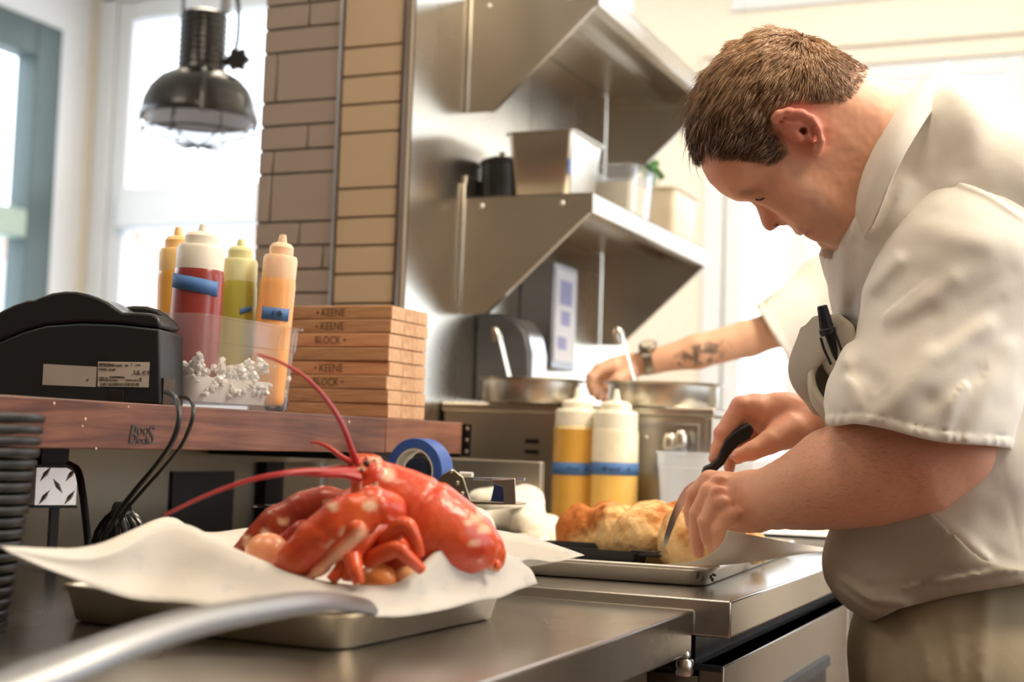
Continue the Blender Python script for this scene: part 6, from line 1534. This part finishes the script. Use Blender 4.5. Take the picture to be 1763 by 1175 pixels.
# ================================================================== PENDANT LAMP
DL = 3.9
lc = Q(343, 205, DL); t = thing('pendant_lamp', 'black industrial dome pendant lamp with a wire guard hanging before the left window', 'lamp', lc)
S_ = PX(1, DL); R0 = 100*S_
M_LB = plain('black_enamel', (.014, .015, .014), .28, coat=.4)
M_LI = plain('lamp_inside_white', (.75, .76, .78), .5)
prof = [(101, -2), (102, 3), (99, 12), (95, 30), (86, 50), (70, 68), (52, 78), (42, 82), (40, 90), (40, 182), (34, 186), (.1, 187)]
obj('shade', MB().lathe([(r*S_, z*S_) for r, z in prof], 64), M_LB, t, angle=50)
obj('inner_shade', MB().lathe([(r*S_*.98, (z-1.5)*S_) for r, z in prof[:8]]+[(.001, 78*S_)], 48), M_LI, t, label='white inner reflector')
obj('lens', MB().lathe([(.001, -40*S_), (50*S_, -36*S_), (80*S_, -24*S_), (92*S_, -8*S_), (96*S_, 3*S_)], 40), clear('lamp_glass', milk_fac=.25, rough=.1), t)
gu = obj('guard', MB().tube([(99*S_*math.cos(a), 99*S_*math.sin(a), -2*S_) for a in np.linspace(0, 2*math.pi, 41)], .0035, 8, cap=False), M_LB, t)
obj('guard_ring', MB().tube([(99*S_*math.cos(a), 99*S_*math.sin(a), -30*S_) for a in np.linspace(0, 2*math.pi, 41)], .003, 8, cap=False), M_LB, gu)
for k in range(8):
    a = 2*math.pi*k/8+.2; obj('guard_wire', MB().tube(curve_pts([(100*S_*math.cos(a), 100*S_*math.sin(a), -2*S_), (104*S_*math.cos(a), 104*S_*math.sin(a), -16*S_), (98*S_*math.cos(a), 98*S_*math.sin(a), -31*S_), (56*S_*math.cos(a), 56*S_*math.sin(a), -43*S_), (2*S_*math.cos(a), 2*S_*math.sin(a), -47*S_)], 4), .0028, 6), M_LB, gu)
for k, a in enumerate((2.7, -.9)):
    ax_ = np.array([math.cos(a), math.sin(a), 0]); tg = np.array([-math.sin(a), math.cos(a), 0])
    obj('shade_rib', MB().tube(curve_pts([ax_*44*S_+[0, 0, 84*S_], ax_*72*S_+[0, 0, 69*S_], ax_*89*S_+[0, 0, 48*S_], ax_*99*S_+[0, 0, 20*S_], ax_*104*S_+[0, 0, -6*S_]], 4), 5*S_, 8), M_LB, t)
for zz in np.linspace(94, 176, 9): obj('cooling_ring', MB().lathe([(40*S_, (zz-2)*S_), (42*S_, zz*S_), (40*S_, (zz+2)*S_)], 40), M_LB, t)
kb = RIGHT*64*S_; 
kp = [(math.cos(2*math.pi*i/24)*(19+3.5*math.cos(2*math.pi*i/24*6))*S_, math.sin(2*math.pi*i/24)*(19+3.5*math.cos(2*math.pi*i/24*6))*S_) for i in range(24)]
Mk = Matrix.Translation(Vector(RIGHT*(62*S_)+np.array([0, 0, 104*S_]))) @ Matrix(((RIGHT[0], FWD[0], 0, 0), (RIGHT[1], FWD[1], 0, 0), (RIGHT[2], FWD[2], 1, 0), (0, 0, 0, 1))).to_3x3().to_4x4() @ Matrix.Rotation(R90, 4, 'X')
obj('tilt_knob', MB().prism(kp, -8*S_, 8*S_, M=Mk), M_LB, t, bevel=.003)
obj('knob_stem', MB().tube([RIGHT*38*S_+np.array([0, 0, 98*S_]), RIGHT*62*S_+np.array([0, 0, 104*S_])], 7*S_, 10), M_LB, t)
obj('yoke', MB().tube(curve_pts([RIGHT*56*S_+[0, 0, 112*S_], RIGHT*60*S_+[0, 0, 150*S_], RIGHT*58*S_+[0, 0, 200*S_], RIGHT*46*S_+[0, 0, 245*S_], RIGHT*36*S_+[0, 0, 260*S_]], 5), 4*S_, 8), M_LB, t)
obj('yoke', MB().tube(curve_pts([-RIGHT*36*S_+[0, 0, 182*S_], -RIGHT*36*S_+[0, 0, 230*S_], -RIGHT*20*S_+[0, 0, 256*S_], RIGHT*36*S_+[0, 0, 260*S_]], 5), 3*S_, 8), M_LB, t)
obj('stem', MB().tube([RIGHT*36*S_+[0, 0, 186*S_], RIGHT*36*S_+np.array([0, 0, ZC-lc[2]])], 9*S_, 14), plain('grey_conduit', (.40, .43, .48), .4), t)
obj('ceiling_cup', MB().lathe([(.0001, ZC-lc[2]-.03), (.05, ZC-lc[2]-.03), (.055, ZC-lc[2]), ], 24, tuple(RIGHT*36*S_*np.array([1, 1, 0]))), M_LB, t)
obj('finial', MB().tube([(0, 0, -46*S_), (0, 0, -64*S_)], 3*S_, 10), plain('grey_conduit', (.40, .43, .48), .4), t)
